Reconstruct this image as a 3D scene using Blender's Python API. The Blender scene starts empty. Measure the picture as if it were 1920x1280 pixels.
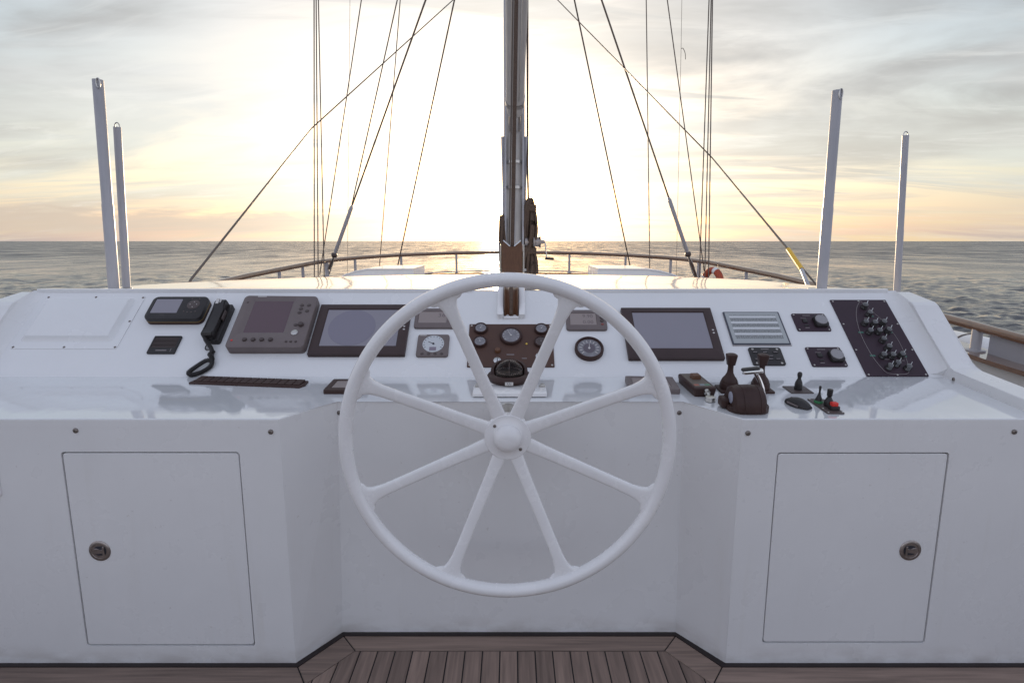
import bpy, bmesh, math, random
import numpy as np
from mathutils import Vector, Matrix, Euler

random.seed(7)
R = math.radians
scene = bpy.context.scene
COL = scene.collection

# ------------------------------------------------------------------ camera
PITCH = math.atan(188 / 1100)
cam_d = bpy.data.cameras.new('camera')
cam_d.sensor_width = 36
cam_d.lens = 36 * 1100 / 1920
cam_d.clip_start = 0.05
cam_d.clip_end = 40000
cam = bpy.data.objects.new('camera', cam_d)
cam.location = (0, 0, 1.63)
cam.rotation_euler = (math.pi / 2 - PITCH, 0, 0)
COL.objects.link(cam)
scene.camera = cam

# ------------------------------------------------------------------ sky, sun, exposure
SUN_AZ, SUN_EL = R(-1.4), R(2.9)
SUN = Vector((math.sin(SUN_AZ) * math.cos(SUN_EL), math.cos(SUN_AZ) * math.cos(SUN_EL), math.sin(SUN_EL)))
scene.view_settings.view_transform = 'Standard'
scene.view_settings.look = 'None'
scene.view_settings.gamma = 1
scene.view_settings.exposure = 0.9
scene.view_settings.use_curve_mapping = False
scene.render.engine = 'CYCLES'
scene.render.resolution_x, scene.render.resolution_y = 1024, 682
scene.render.resolution_percentage = 100

sd = bpy.data.lights.new('sun', 'SUN')
sd.energy = 2.2
sd.angle = R(0.6)
sd.color = (1.0, 0.74, 0.46)
so = bpy.data.objects.new('sun', sd)
so.rotation_euler = SUN.to_track_quat('Z', 'Y').to_euler()
so.location = (0, 30, 20)
COL.objects.link(so)

world = bpy.data.worlds.new('World')
scene.world = world
world.use_nodes = True
wn, wl = world.node_tree.nodes, world.node_tree.links
wn.clear()


def wnode(t, **k):
    n = wn.new(t)
    for a, b in k.items():
        setattr(n, a, b)
    return n


def wval(v):
    return v


def wmath(op, a, b=None, c=None, clamp=False):
    n = wn.new('ShaderNodeMath')
    n.operation = op
    n.use_clamp = clamp
    for i, v in enumerate((a, b, c)):
        if v is None:
            continue
        if isinstance(v, (int, float)):
            n.inputs[i].default_value = v
        else:
            wl.new(v, n.inputs[i])
    return n.outputs[0]


def wmix(f, a, b, blend='MIX'):
    n = wn.new('ShaderNodeMix')
    n.data_type = 'RGBA'
    n.blend_type = blend
    n.clamp_factor = True
    for s, v in ((n.inputs[0], f), (n.inputs[6], a), (n.inputs[7], b)):
        if isinstance(v, (int, float)):
            s.default_value = v
        elif isinstance(v, tuple):
            s.default_value = v + (1,) if len(v) == 3 else v
        else:
            wl.new(v, s)
    return n.outputs[2]


def wstep(v, lo, hi):
    n = wn.new('ShaderNodeMapRange')
    n.interpolation_type = 'SMOOTHSTEP'
    wl.new(v, n.inputs[0])
    n.inputs[1].default_value = lo
    n.inputs[2].default_value = hi
    n.inputs[3].default_value = 0
    n.inputs[4].default_value = 1
    return n.outputs[0]


def wnoise(x, y, z, scale, detail, rough, dist=0.0):
    c = wn.new('ShaderNodeCombineXYZ')
    for i, v in enumerate((x, y, z)):
        if isinstance(v, (int, float)):
            c.inputs[i].default_value = v
        else:
            wl.new(v, c.inputs[i])
    n = wn.new('ShaderNodeTexNoise')
    n.inputs['Scale'].default_value = scale
    n.inputs['Detail'].default_value = detail
    n.inputs['Roughness'].default_value = rough
    n.inputs['Distortion'].default_value = dist
    wl.new(c.outputs[0], n.inputs['Vector'])
    return n.outputs[0]


tc = wn.new('ShaderNodeTexCoord')
sep = wn.new('ShaderNodeSeparateXYZ')
wl.new(tc.outputs['Generated'], sep.inputs[0])
dx, dy, dz = sep.outputs
up = wmath('MAXIMUM', dz, 0.0)
den = wmath('ADD', up, 0.10)
px = wmath('DIVIDE', dx, den)
py = wmath('DIVIDE', dy, den)
sky = wn.new('ShaderNodeTexSky')
sky.sky_type = 'NISHITA'
sky.sun_disc = False
sky.sun_elevation = SUN_EL
sky.sun_rotation = SUN_AZ
sky.altitude = 0
sky.air_density = 1.0
sky.dust_density = 2.0
sky.ozone_density = 1.5
dotn = wn.new('ShaderNodeVectorMath')
dotn.operation = 'DOT_PRODUCT'
wl.new(tc.outputs['Generated'], dotn.inputs[0])
dotn.inputs[1].default_value = SUN
sd_ = wmath('MAXIMUM', dotn.outputs['Value'], 0.0)
aur_wide = wmath('POWER', sd_, 5.0)
aur_mid = wmath('POWER', sd_, 26.0)
aur_core = wmath('POWER', sd_, 260.0)
# high cirrostratus veil: big soft sheets, thin streaks, both in a flat layer overhead
skew = wmath('MULTIPLY_ADD', px, 0.16, py)
sheet = wnoise(wmath('MULTIPLY', px, -0.42), skew, 3.1, 0.85, 7, 0.56, 0.7)
streak = wnoise(wmath('MULTIPLY', px, 0.30), wmath('MULTIPLY_ADD', px, -0.22, wmath('MULTIPLY', py, 1.7)), 9.7, 1.5, 8, 0.62, 0.5)
thick = wnoise(wmath('MULTIPLY', px, -0.5), wmath('MULTIPLY_ADD', px, -0.1, py), 21.3, 0.55, 6, 0.55, 0.4)
cover = wmath('MAXIMUM', wstep(sheet, 0.38, 0.59), wstep(streak, 0.46, 0.66))
elev_low = wstep(dz, 0.26, 0.05)
elev_warm = wstep(dz, 0.085, 0.005)
# away from the sun the veil is lit less and takes the blue of the sky above it
away = wstep(dotn.outputs['Value'], 0.88, -0.25)
# colour of the veil: neutral white, creamy then warm towards the horizon, grey where thick
veil = wmix(elev_low, (0.375, 0.382, 0.385), (0.375, 0.388, 0.345))
veil = wmix(elev_warm, veil, (0.47, 0.35, 0.19))
grey = wmix(elev_low, (0.185, 0.186, 0.186), (0.305, 0.295, 0.265))
grey = wmix(elev_warm, grey, (0.40, 0.325, 0.24))
veil = wmix(wstep(thick, 0.40, 0.60), veil, grey)
fine = wnoise(wmath('MULTIPLY', px, 0.55), wmath('MULTIPLY_ADD', px, 0.35, wmath('MULTIPLY', py, 1.5)), 14.2, 2.6, 9, 0.66, 0.9)
veil = wmix(wmath('MULTIPLY', wstep(fine, 0.48, 0.74), 0.40), veil, (0.50, 0.495, 0.47))
veil = wmix(away, veil, wmix(wstep(dz, 0.0, 0.6), (0.62, 0.615, 0.70), (0.34, 0.355, 0.43)))
nis = wn.new('ShaderNodeMix')
nis.data_type = 'RGBA'
nis.blend_type = 'MULTIPLY'
nis.inputs[0].default_value = 1
wl.new(sky.outputs[0], nis.inputs[6])
nis.inputs[7].default_value = (0.10, 0.10, 0.10, 1)
clear = wmix(1.0, nis.outputs[2], wmix(away, (0.155, 0.18, 0.205), (0.225, 0.235, 0.295)), 'ADD')
mixed = wmix(wmath('MULTIPLY', cover, 0.86), clear, veil)
# low cloud bank lying on the horizon to port
az = wmath('ARCTAN2', dx, dy)
bank_n = wnoise(wmath('MULTIPLY', az, 5.0), wmath('MULTIPLY', dz, 26.0), 4.4, 1.6, 7, 0.6, 0.3)
bank_top = wmath('MULTIPLY_ADD', bank_n, 0.055, 0.017)
bank = wstep(wmath('SUBTRACT', bank_top, dz), -0.004, 0.007)
bank = wmath('MULTIPLY', bank, wstep(az, -0.06, -0.32))
bank = wmath('MULTIPLY', bank, wstep(dz, -0.002, 0.02))
mixed = wmix(wmath('MULTIPLY', bank, 0.8), mixed, (0.335, 0.275, 0.22))
# forward scattering of the low sun in the veil
g1 = wmix(wmath('MULTIPLY', aur_wide, 1.0), (0, 0, 0), (0.11, 0.105, 0.095))
g2 = wmix(wmath('MULTIPLY', aur_mid, 1.0), (0, 0, 0), (0.42, 0.39, 0.33))
g3 = wmix(wmath('MULTIPLY', aur_core, 1.0), (0, 0, 0), (1.7, 1.2, 0.6))
tot = wmix(1.0, mixed, g1, 'ADD')
tot = wmix(1.0, tot, g2, 'ADD')
tot = wmix(1.0, tot, g3, 'ADD')
bg = wn.new('ShaderNodeBackground')
wl.new(tot, bg.inputs[0])
bg.inputs[1].default_value = 1.0
wo = wn.new('ShaderNodeOutputWorld')
wl.new(bg.outputs[0], wo.inputs[0])


# ------------------------------------------------------------------ materials
def mat(name, col, rough=0.5, metal=0.0, coat=0.0, var=0.0, vscale=6.0, bump=0.0, bscale=40.0, spec=0.5,
        stretch=(1, 1, 1), rvar=0.0, alt=None, coords='Object'):
    m = bpy.data.materials.new(name)
    m.use_nodes = True
    n, l = m.node_tree.nodes, m.node_tree.links
    b = n['Principled BSDF']
    b.inputs['Base Color'].default_value = (*col, 1)
    b.inputs['Roughness'].default_value = rough
    b.inputs['Metallic'].default_value = metal
    b.inputs['Coat Weight'].default_value = coat
    b.inputs['Coat Roughness'].default_value = 0.05
    b.inputs['Coat IOR'].default_value = 1.7 if coat > 0.9 else 1.5
    b.inputs['Specular IOR Level'].default_value = spec
    if var or bump or rvar:
        t = n.new('ShaderNodeTexCoord')
        mp = n.new('ShaderNodeMapping')
        mp.inputs['Scale'].default_value = stretch
        l.new(t.outputs[coords], mp.inputs[0])
    if var or rvar:
        ns = n.new('ShaderNodeTexNoise')
        ns.inputs['Scale'].default_value = vscale
        ns.inputs['Detail'].default_value = 6
        ns.inputs['Roughness'].default_value = 0.6
        l.new(mp.outputs[0], ns.inputs['Vector'])
        if var:
            mx = n.new('ShaderNodeMix')
            mx.data_type = 'RGBA'
            a = alt or tuple(c * (1 - var) for c in col)
            mx.inputs[6].default_value = (*a, 1)
            mx.inputs[7].default_value = (*col, 1)
            rp = n.new('ShaderNodeMapRange')
            rp.inputs[1].default_value = 0.35
            rp.inputs[2].default_value = 0.65
            l.new(ns.outputs[0], rp.inputs[0])
            l.new(rp.outputs[0], mx.inputs[0])
            l.new(mx.outputs[2], b.inputs['Base Color'])
        if rvar:
            r2 = n.new('ShaderNodeMapRange')
            r2.inputs[1].default_value = 0.3
            r2.inputs[2].default_value = 0.7
            r2.inputs[3].default_value = rough - rvar
            r2.inputs[4].default_value = rough + rvar
            l.new(ns.outputs[0], r2.inputs[0])
            l.new(r2.outputs[0], b.inputs['Roughness'])
    if bump:
        nb = n.new('ShaderNodeTexNoise')
        nb.inputs['Scale'].default_value = bscale
        nb.inputs['Detail'].default_value = 2
        l.new(mp.outputs[0], nb.inputs['Vector'])
        bp = n.new('ShaderNodeBump')
        bp.inputs['Strength'].default_value = 1
        bp.inputs['Distance'].default_value = bump
        l.new(nb.outputs[0], bp.inputs['Height'])
        l.new(bp.outputs[0], b.inputs['Normal'])
    return m


def gel_mat():
    """white gelcoat: faint blotches, run-off streaks, grime above the floor joint, fine scuffs"""
    m = bpy.data.materials.new('gelcoat_white')
    m.use_nodes = True
    n, l = m.node_tree.nodes, m.node_tree.links
    b = n['Principled BSDF']
    b.inputs['Coat Weight'].default_value = 0.15
    t = n.new('ShaderNodeTexCoord')
    g = n.new('ShaderNodeNewGeometry')

    def noise(scale, stretch, detail=5, rough=0.6):
        mp = n.new('ShaderNodeMapping')
        mp.inputs['Scale'].default_value = stretch
        l.new(g.outputs['Position'], mp.inputs[0])
        x = n.new('ShaderNodeTexNoise')
        x.inputs['Scale'].default_value = scale
        x.inputs['Detail'].default_value = detail
        x.inputs['Roughness'].default_value = rough
        l.new(mp.outputs[0], x.inputs['Vector'])
        return x.outputs[0]

    def rng(v, a0, a1, b0, b1):
        x = n.new('ShaderNodeMapRange')
        for i, q in enumerate((a0, a1, b0, b1)):
            x.inputs[i + 1].default_value = q
        l.new(v, x.inputs[0])
        return x.outputs[0]

    def mul(p, q):
        x = n.new('ShaderNodeMath')
        x.operation = 'MULTIPLY'
        l.new(p, x.inputs[0])
        l.new(q, x.inputs[1])
        return x.outputs[0]

    def mix(f, a_, b_):
        x = n.new('ShaderNodeMix')
        x.data_type = 'RGBA'
        l.new(f, x.inputs[0])
        for s_, v in ((x.inputs[6], a_), (x.inputs[7], b_)):
            if isinstance(v, tuple):
                s_.default_value = (*v, 1)
            else:
                l.new(v, s_)
        return x.outputs[2]
    sp = n.new('ShaderNodeSeparateXYZ')
    l.new(g.outputs['Position'], sp.inputs[0])
    c = mix(rng(noise(1.7, (1, 1, 1)), 0.35, 0.65, 0, 1), (0.80, 0.795, 0.79), (0.765, 0.76, 0.755))
    drip = mul(rng(noise(1.0, (16, 16, 0.9), 6), 0.56, 0.74, 0, 0.30), rng(noise(1.3, (1, 1, 1.5)), 0.45, 0.65, 0, 1))
    c = mix(drip, c, (0.62, 0.585, 0.52))
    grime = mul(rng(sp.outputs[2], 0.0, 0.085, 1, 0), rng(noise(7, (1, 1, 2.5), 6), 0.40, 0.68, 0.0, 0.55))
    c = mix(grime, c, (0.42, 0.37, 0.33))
    speck = rng(noise(48, (1, 1, 1), 2), 0.73, 0.77, 0, 0.35)
    c = mix(speck, c, (0.50, 0.47, 0.44))
    l.new(c, b.inputs['Base Color'])
    l.new(rng(noise(3.5, (1, 1, 1)), 0.3, 0.7, 0.20, 0.42), b.inputs['Roughness'])
    bp = n.new('ShaderNodeBump')
    bp.inputs['Distance'].default_value = 0.0016
    l.new(noise(3.2, (1, 1, 1), 2), bp.inputs['Height'])
    l.new(bp.outputs[0], b.inputs['Normal'])
    return m


GEL = gel_mat()
DASHM = mat('gelcoat_dash', (0.80, 0.80, 0.80), 0.24, var=0.03, vscale=3, rvar=0.06, bump=0.0006, bscale=4)
GLOSS = mat('gelcoat_gloss', (0.74, 0.75, 0.76), 0.04, coat=1.0, var=0.03, vscale=3, bump=0.0045, bscale=3.4, stretch=(1.4, 1, 1), spec=0.6)
ROOFM = mat('gelcoat_roof', (0.80, 0.80, 0.79), 0.10, coat=0.5, var=0.03, vscale=2, bump=0.006, bscale=2.2, stretch=(2.2, 1, 1))
PAINT = mat('white_paint', (0.86, 0.85, 0.845), 0.26, coat=0.35, var=0.05, vscale=7, rvar=0.06)
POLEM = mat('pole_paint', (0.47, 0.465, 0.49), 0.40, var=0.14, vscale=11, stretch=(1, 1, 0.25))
MASTM = mat('mast_paint', (0.54, 0.51, 0.48), 0.50, var=0.08, vscale=5)
BLACK = mat('black_plastic', (0.022, 0.018, 0.018), 0.42, var=0.3, vscale=30, bump=0.0002, bscale=400)
BROWN = mat('dark_brown_plastic', (0.056, 0.029, 0.025), 0.46, spec=0.3, var=0.2, vscale=14, bump=0.0002, bscale=300)
BEZEL = mat('bezel_brown_black', (0.056, 0.034, 0.033), 0.40, spec=0.35, var=0.15, vscale=9)
PLUM = mat('engraved_plate_plum', (0.042, 0.023, 0.034), 0.46, spec=0.3, var=0.1, vscale=9)
GREYP = mat('grey_plastic', (0.165, 0.132, 0.128), 0.48, var=0.1, vscale=12, bump=0.0002, bscale=500)
GREYD = mat('grey_plastic_dark', (0.075, 0.055, 0.052), 0.45)
SCREEN = mat('screen_glass', (0.245, 0.23, 0.265), 0.10, coat=0.5)
SCREEND = mat('screen_glass_dark', (0.095, 0.052, 0.066), 0.14, coat=0.3)
SCREENC = mat('radar_circle', (0.20, 0.185, 0.235), 0.10, coat=0.5)
LCD = mat('lcd_grey', (0.30, 0.25, 0.235), 0.3)
LCDINK = mat('lcd_ink', (0.15, 0.115, 0.12), 0.4)
DIAL = mat('dial_face', (0.56, 0.58, 0.60), 0.35)
DIALG = mat('dial_face_grey', (0.26, 0.25, 0.27), 0.3, var=0.3, vscale=60)
INK = mat('ink_dark', (0.03, 0.03, 0.04), 0.5)
INKL = mat('ink_light', (0.62, 0.60, 0.58), 0.5)
INKM = mat('ink_mid', (0.25, 0.22, 0.22), 0.5)
STEEL = mat('stainless_steel', (0.60, 0.58, 0.55), 0.28, metal=1.0, var=0.15, vscale=30)
CHROME = mat('chrome', (0.72, 0.72, 0.72), 0.10, metal=1.0)
BRONZE = mat('tarnished_screw', (0.24, 0.21, 0.19), 0.45, metal=0.7)
LATCHM = mat('latch_metal', (0.45, 0.40, 0.375), 0.34, metal=0.9, var=0.3, vscale=60)
ORANGEB = mat('phenolic_brown', (0.15, 0.066, 0.032), 0.42, var=0.25, vscale=30, stretch=(4, 1, 1))
ROPE = mat('rope_brown', (0.13, 0.085, 0.06), 0.85, var=0.35, vscale=120, bump=0.002, bscale=160)
WIRE = mat('wire_grey', (0.17, 0.14, 0.12), 0.45, metal=0.6)
LINEM = mat('halyard_line', (0.16, 0.13, 0.11), 0.8)
YELLOW = mat('yellow_sleeve', (0.78, 0.46, 0.02), 0.4)
RED = mat('red_button', (0.72, 0.035, 0.025), 0.35)
GREEN = mat('green_boot', (0.03, 0.20, 0.07), 0.5)
GREENL = mat('green_label', (0.05, 0.16, 0.12), 0.5)
ORANGE = mat('buoy_orange', (0.50, 0.085, 0.035), 0.55, var=0.15, vscale=12)
CAULK = mat('black_caulk', (0.012, 0.010, 0.010), 0.6)
SEAL = mat('dark_red_brown_sealant', (0.018, 0.010, 0.010), 0.55)
GAP = mat('dark_gap', (0.05, 0.045, 0.04), 0.8)
SIDEB = mat('side_board_grey', (0.40, 0.40, 0.44), 0.5, var=0.08, vscale=4)
HULLM = mat('hull_white', (0.72, 0.72, 0.71), 0.3, var=0.05, vscale=1)
GLASSD = mat('smoked_glass', (0.03, 0.028, 0.028), 0.04, coat=1.0)
LED = mat('yellow_lamp_lens', (0.9, 0.62, 0.10), 0.3)


def glass_mat():
    m = bpy.data.materials.new('compass_dome_glass')
    m.use_nodes = True
    b = m.node_tree.nodes['Principled BSDF']
    b.inputs['Base Color'].default_value = (0.75, 0.68, 0.64, 1)
    b.inputs['Roughness'].default_value = 0.03
    b.inputs['Transmission Weight'].default_value = 1
    b.inputs['IOR'].default_value = 1.2
    return m


DOME = glass_mat()


def teak(name, col, grain_axis, gloss=0.6):
    m = bpy.data.materials.new(name)
    m.use_nodes = True
    n, l = m.node_tree.nodes, m.node_tree.links
    b = n['Principled BSDF']
    b.inputs['Roughness'].default_value = gloss
    t = n.new('ShaderNodeTexCoord')
    oi = n.new('ShaderNodeObjectInfo')
    mp = n.new('ShaderNodeMapping')
    mp.inputs['Scale'].default_value = (3, 60, 8) if grain_axis == 'X' else (60, 3, 8)
    l.new(t.outputs['Object'], mp.inputs[0])
    ofs = n.new('ShaderNodeVectorMath')
    ofs.operation = 'SCALE'
    ofs.inputs[0].default_value = (37, 53, 11)
    l.new(oi.outputs['Random'], ofs.inputs['Scale'])
    add = n.new('ShaderNodeVectorMath')
    l.new(mp.outputs[0], add.inputs[0])
    l.new(ofs.outputs[0], add.inputs[1])
    ns = n.new('ShaderNodeTexNoise')
    ns.inputs['Scale'].default_value = 1
    ns.inputs['Detail'].default_value = 6
    ns.inputs['Distortion'].default_value = 0.4
    l.new(add.outputs[0], ns.inputs['Vector'])
    rp = n.new('ShaderNodeValToRGB')
    rp.color_ramp.elements[0].position = 0.3
    rp.color_ramp.elements[0].color = (*[c * 0.62 for c in col], 1)
    rp.color_ramp.elements[1].position = 0.68
    rp.color_ramp.elements[1].color = (*[c * 1.12 for c in col], 1)
    l.new(ns.outputs[0], rp.inputs[0])
    hs = n.new('ShaderNodeHueSaturation')
    mr = n.new('ShaderNodeMapRange')
    mr.inputs[3].default_value = 0.78
    mr.inputs[4].default_value = 1.18
    l.new(oi.outputs['Random'], mr.inputs[0])
    l.new(mr.outputs[0], hs.inputs['Value'])
    l.new(rp.outputs[0], hs.inputs['Color'])
    l.new(hs.outputs[0], b.inputs['Base Color'])
    bp = n.new('ShaderNodeBump')
    bp.inputs['Distance'].default_value = 0.0008
    l.new(ns.outputs[0], bp.inputs['Height'])
    l.new(bp.outputs[0], b.inputs['Normal'])
    return m


TEAKX = teak('weathered_teak_across', (0.262, 0.188, 0.150), 'X')
TEAKY = teak('weathered_teak_along', (0.258, 0.182, 0.145), 'Y')
VARN = mat('varnished_teak', (0.22, 0.105, 0.05), 0.16, coat=0.95, var=0.35, vscale=18, stretch=(4, 0.6, 4))


def foredeck_mat():
    m = bpy.data.materials.new('foredeck_planking')
    m.use_nodes = True
    n, l = m.node_tree.nodes, m.node_tree.links
    b = n['Principled BSDF']
    b.inputs['Roughness'].default_value = 0.6
    t = n.new('ShaderNodeTexCoord')
    w = n.new('ShaderNodeTexWave')
    w.inputs['Scale'].default_value = 1 / 0.071 / 2 / 1.0 * 0.5
    w.bands_direction = 'X'
    l.new(t.outputs['Object'], w.inputs[0])
    r = n.new('ShaderNodeValToRGB')
    r.color_ramp.elements[0].position = 0.0
    r.color_ramp.elements[0].color = (0.02, 0.015, 0.013, 1)
    r.color_ramp.elements[1].position = 0.06
    r.color_ramp.elements[1].color = (0.24, 0.18, 0.15, 1)
    l.new(w.outputs[0], r.inputs[0])
    l.new(r.outputs[0], b.inputs['Base Color'])
    return m


def placard_mat():
    m = bpy.data.materials.new('placard_print')
    m.use_nodes = True
    n, l = m.node_tree.nodes, m.node_tree.links
    b = n['Principled BSDF']
    b.inputs['Roughness'].default_value = 0.25
    t = n.new('ShaderNodeTexCoord')
    s = n.new('ShaderNodeSeparateXYZ')
    l.new(t.outputs['Object'], s.inputs[0])
    mp = n.new('ShaderNodeMapping')
    mp.inputs['Scale'].default_value = (260, 420, 1)
    l.new(t.outputs['Object'], mp.inputs[0])
    ns = n.new('ShaderNodeTexNoise')
    ns.inputs['Scale'].default_value = 1
    ns.inputs['Detail'].default_value = 1
    l.new(mp.outputs[0], ns.inputs['Vector'])

    def mth(op, a, bb=None):
        k = n.new('ShaderNodeMath')
        k.operation = op
        for i, v in enumerate((a, bb)):
            if v is None:
                continue
            if isinstance(v, (int, float)):
                k.inputs[i].default_value = v
            else:
                l.new(v, k.inputs[i])
        return k.outputs[0]
    rows = mth('FRACT', mth('MULTIPLY', mth('ADD', s.outputs[1], 0.070), 1 / 0.0365))
    text = mth('LESS_THAN', rows, 0.62)
    inx = mth('LESS_THAN', mth('ABSOLUTE', s.outputs[0]), 0.112)
    iny = mth('LESS_THAN', mth('ABSOLUTE', mth('SUBTRACT', s.outputs[1], 0.006)), 0.076)
    box = mth('MULTIPLY', inx, iny)
    glyph = mth('GREATER_THAN', ns.outputs[0], 0.47)
    f = mth('MULTIPLY', mth('MULTIPLY', text, glyph), box)
    hdr = mth('MULTIPLY', mth('SUBTRACT', 1.0, text), box)
    m1 = n.new('ShaderNodeMix')
    m1.data_type = 'RGBA'
    m1.inputs[6].default_value = (0.40, 0.42, 0.42, 1)
    m1.inputs[7].default_value = (0.10, 0.10, 0.10, 1)
    l.new(mth('MULTIPLY', f, 0.8), m1.inputs[0])
    m2 = n.new('ShaderNodeMix')
    m2.data_type = 'RGBA'
    m2.inputs[7].default_value = (0.62, 0.63, 0.64, 1)
    l.new(m1.outputs[2], m2.inputs[6])
    l.new(hdr, m2.inputs[0])
    l.new(m2.outputs[2], b.inputs['Base Color'])
    return m


PLACARD = placard_mat()


def sea_mat():
    m = bpy.data.materials.new('sea_water')
    m.use_nodes = True
    n, l = m.node_tree.nodes, m.node_tree.links
    b = n['Principled BSDF']
    b.inputs['Base Color'].default_value = (0.028, 0.029, 0.044, 1)
    b.inputs['Roughness'].default_value = 0.10
    b.inputs['IOR'].default_value = 1.333
    t = n.new('ShaderNodeTexCoord')
    mp = n.new('ShaderNodeMapping')
    mp.inputs['Scale'].default_value = (0.55, 1.0, 1)
    mp.inputs['Rotation'].default_value = (0, 0, 0.3)
    l.new(t.outputs['Object'], mp.inputs[0])
    prev = None
    for sc, dist in ((0.10, 1.1), (0.45, 0.42), (1.9, 0.11), (7.0, 0.022)):
        ns = n.new('ShaderNodeTexNoise')
        ns.inputs['Scale'].default_value = sc
        ns.inputs['Detail'].default_value = 3
        ns.inputs['Roughness'].default_value = 0.55
        l.new(mp.outputs[0], ns.inputs['Vector'])
        bp = n.new('ShaderNodeBump')
        bp.inputs['Strength'].default_value = 1.0
        bp.inputs['Distance'].default_value = dist
        l.new(ns.outputs[0], bp.inputs['Height'])
        if prev:
            l.new(prev.outputs[0], bp.inputs['Normal'])
        prev = bp
    l.new(prev.outputs[0], b.inputs['Normal'])
    # waves too small to resolve far away act as a rougher surface
    ln = n.new('ShaderNodeVectorMath')
    ln.operation = 'LENGTH'
    l.new(t.outputs['Object'], ln.inputs[0])
    mr = n.new('ShaderNodeMapRange')
    mr.interpolation_type = 'SMOOTHSTEP'
    mr.inputs[1].default_value = 20
    mr.inputs[2].default_value = 320
    mr.inputs[3].default_value = 0.10
    mr.inputs[4].default_value = 0.30
    l.new(ln.outputs['Value'], mr.inputs[0])
    # gusts: patches of rougher water
    mg = n.new('ShaderNodeMapping')
    mg.inputs['Scale'].default_value = (0.16, 0.035, 1)
    l.new(t.outputs['Object'], mg.inputs[0])
    ng = n.new('ShaderNodeTexNoise')
    ng.inputs['Scale'].default_value = 1
    ng.inputs['Detail'].default_value = 8
    ng.inputs['Roughness'].default_value = 0.75
    l.new(mg.outputs[0], ng.inputs['Vector'])
    gr = n.new('ShaderNodeMapRange')
    gr.inputs[1].default_value = 0.35
    gr.inputs[2].default_value = 0.65
    gr.inputs[3].default_value = 0.30
    gr.inputs[4].default_value = 1.9
    l.new(ng.outputs[0], gr.inputs[0])
    ml = n.new('ShaderNodeMath')
    ml.operation = 'MULTIPLY'
    l.new(mr.outputs[0], ml.inputs[0])
    l.new(gr.outputs[0], ml.inputs[1])
    l.new(ml.outputs[0], b.inputs['Roughness'])
    return m


# ------------------------------------------------------------------ helpers
def obj(name, bm, material, parent=None, loc=None, smooth=False, rot=None):
    if isinstance(bm, bmesh.types.BMesh):
        bmesh.ops.recalc_face_normals(bm, faces=bm.faces)
        me = bpy.data.meshes.new(name)
        bm.to_mesh(me)
        bm.free()
        if smooth:
            me.polygons.foreach_set('use_smooth', [True] * len(me.polygons))
            me.set_sharp_from_angle(angle=R(38))
        if material is not None:
            me.materials.append(material)
    else:
        me = bm
    o = bpy.data.objects.new(name, me)
    COL.objects.link(o)
    if parent is not None:
        o.parent = parent
    if loc is not None:
        o.location = loc
    if rot is not None:
        o.rotation_euler = rot
    return o


def tag(o, label, cat, group=None):
    o['label'] = label
    o['category'] = cat
    if group:
        o['group'] = group
    return o


def thing(name, label, cat, loc=(0, 0, 0), rot=(0, 0, 0), group=None):
    o = bpy.data.objects.new(name, None)
    o.empty_display_size = 0.05
    o.location = loc
    o.rotation_euler = rot
    COL.objects.link(o)
    return tag(o, label, cat, group)


def wpart(name, bm, material, root, smooth=False):
    """a part whose mesh is written in world coordinates, under an unrotated root"""
    return obj(name, bm, material, root, loc=-Vector(root.location), smooth=smooth)


def B():
    return bmesh.new()


def box(bm, x0, x1, y0, y1, z0, z1, bev=0.0, seg=2, M=None):
    vs = [bm.verts.new((x, y, z)) for x in (x0, x1) for y in (y0, y1) for z in (z0, z1)]
    fs = [(0, 1, 3, 2), (4, 6, 7, 5), (0, 4, 5, 1), (2, 3, 7, 6), (0, 2, 6, 4), (1, 5, 7, 3)]
    faces = [bm.faces.new([vs[i] for i in f]) for f in fs]
    if bev:
        es = list({e for f in faces for e in f.edges})
        r = bmesh.ops.bevel(bm, geom=es, offset=bev, segments=seg, affect='EDGES', profile=0.5)
        vs = list({v for f in r['faces'] for v in f.verts} | {v for v in vs if v.is_valid})
    if M is not None:
        bmesh.ops.transform(bm, matrix=M, verts=[v for v in vs if v.is_valid])
    return bm


def rrect(cx, cy, w, h, r, n=4):
    pts = []
    r = max(min(r, w / 2 - 1e-5, h / 2 - 1e-5), 1e-5)
    for (sx, sy, a0) in ((1, 1, 0), (-1, 1, 90), (-1, -1, 180), (1, -1, 270)):
        ox, oy = cx + sx * (w / 2 - r), cy + sy * (h / 2 - r)
        for i in range(n + 1):
            a = R(a0 + 90 * i / n)
            pts.append((ox + r * math.cos(a), oy + r * math.sin(a)))
    return pts


def loops(bm, rings, cap0=True, cap1=True):
    """bridge rings of equal vertex count (lists of 3-D points)"""
    vr = [[bm.verts.new(p) for p in ring] for ring in rings]
    n = len(vr[0])
    for a, b in zip(vr, vr[1:]):
        for i in range(n):
            j = (i + 1) % n
            bm.faces.new((a[i], a[j], b[j], b[i]))
    if cap0:
        bm.faces.new(vr[0][::-1])
    if cap1:
        bm.faces.new(vr[-1])
    return bm


def slab(bm, cx, cy, w, h, r, z0, z1, b=0.002, n=4, taper=0.0):
    """rounded-rectangle slab with a softened upper edge"""
    def ring(ins, z):
        return [(x, y, z) for x, y in rrect(cx, cy, w - 2 * ins, h - 2 * ins, max(r - ins, 0.0005), n)]
    return loops(bm, [ring(0, z0), ring(taper, z1 - b), ring(taper + b * 0.3, z1 - b * 0.3), ring(taper + b, z1)])


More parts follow.
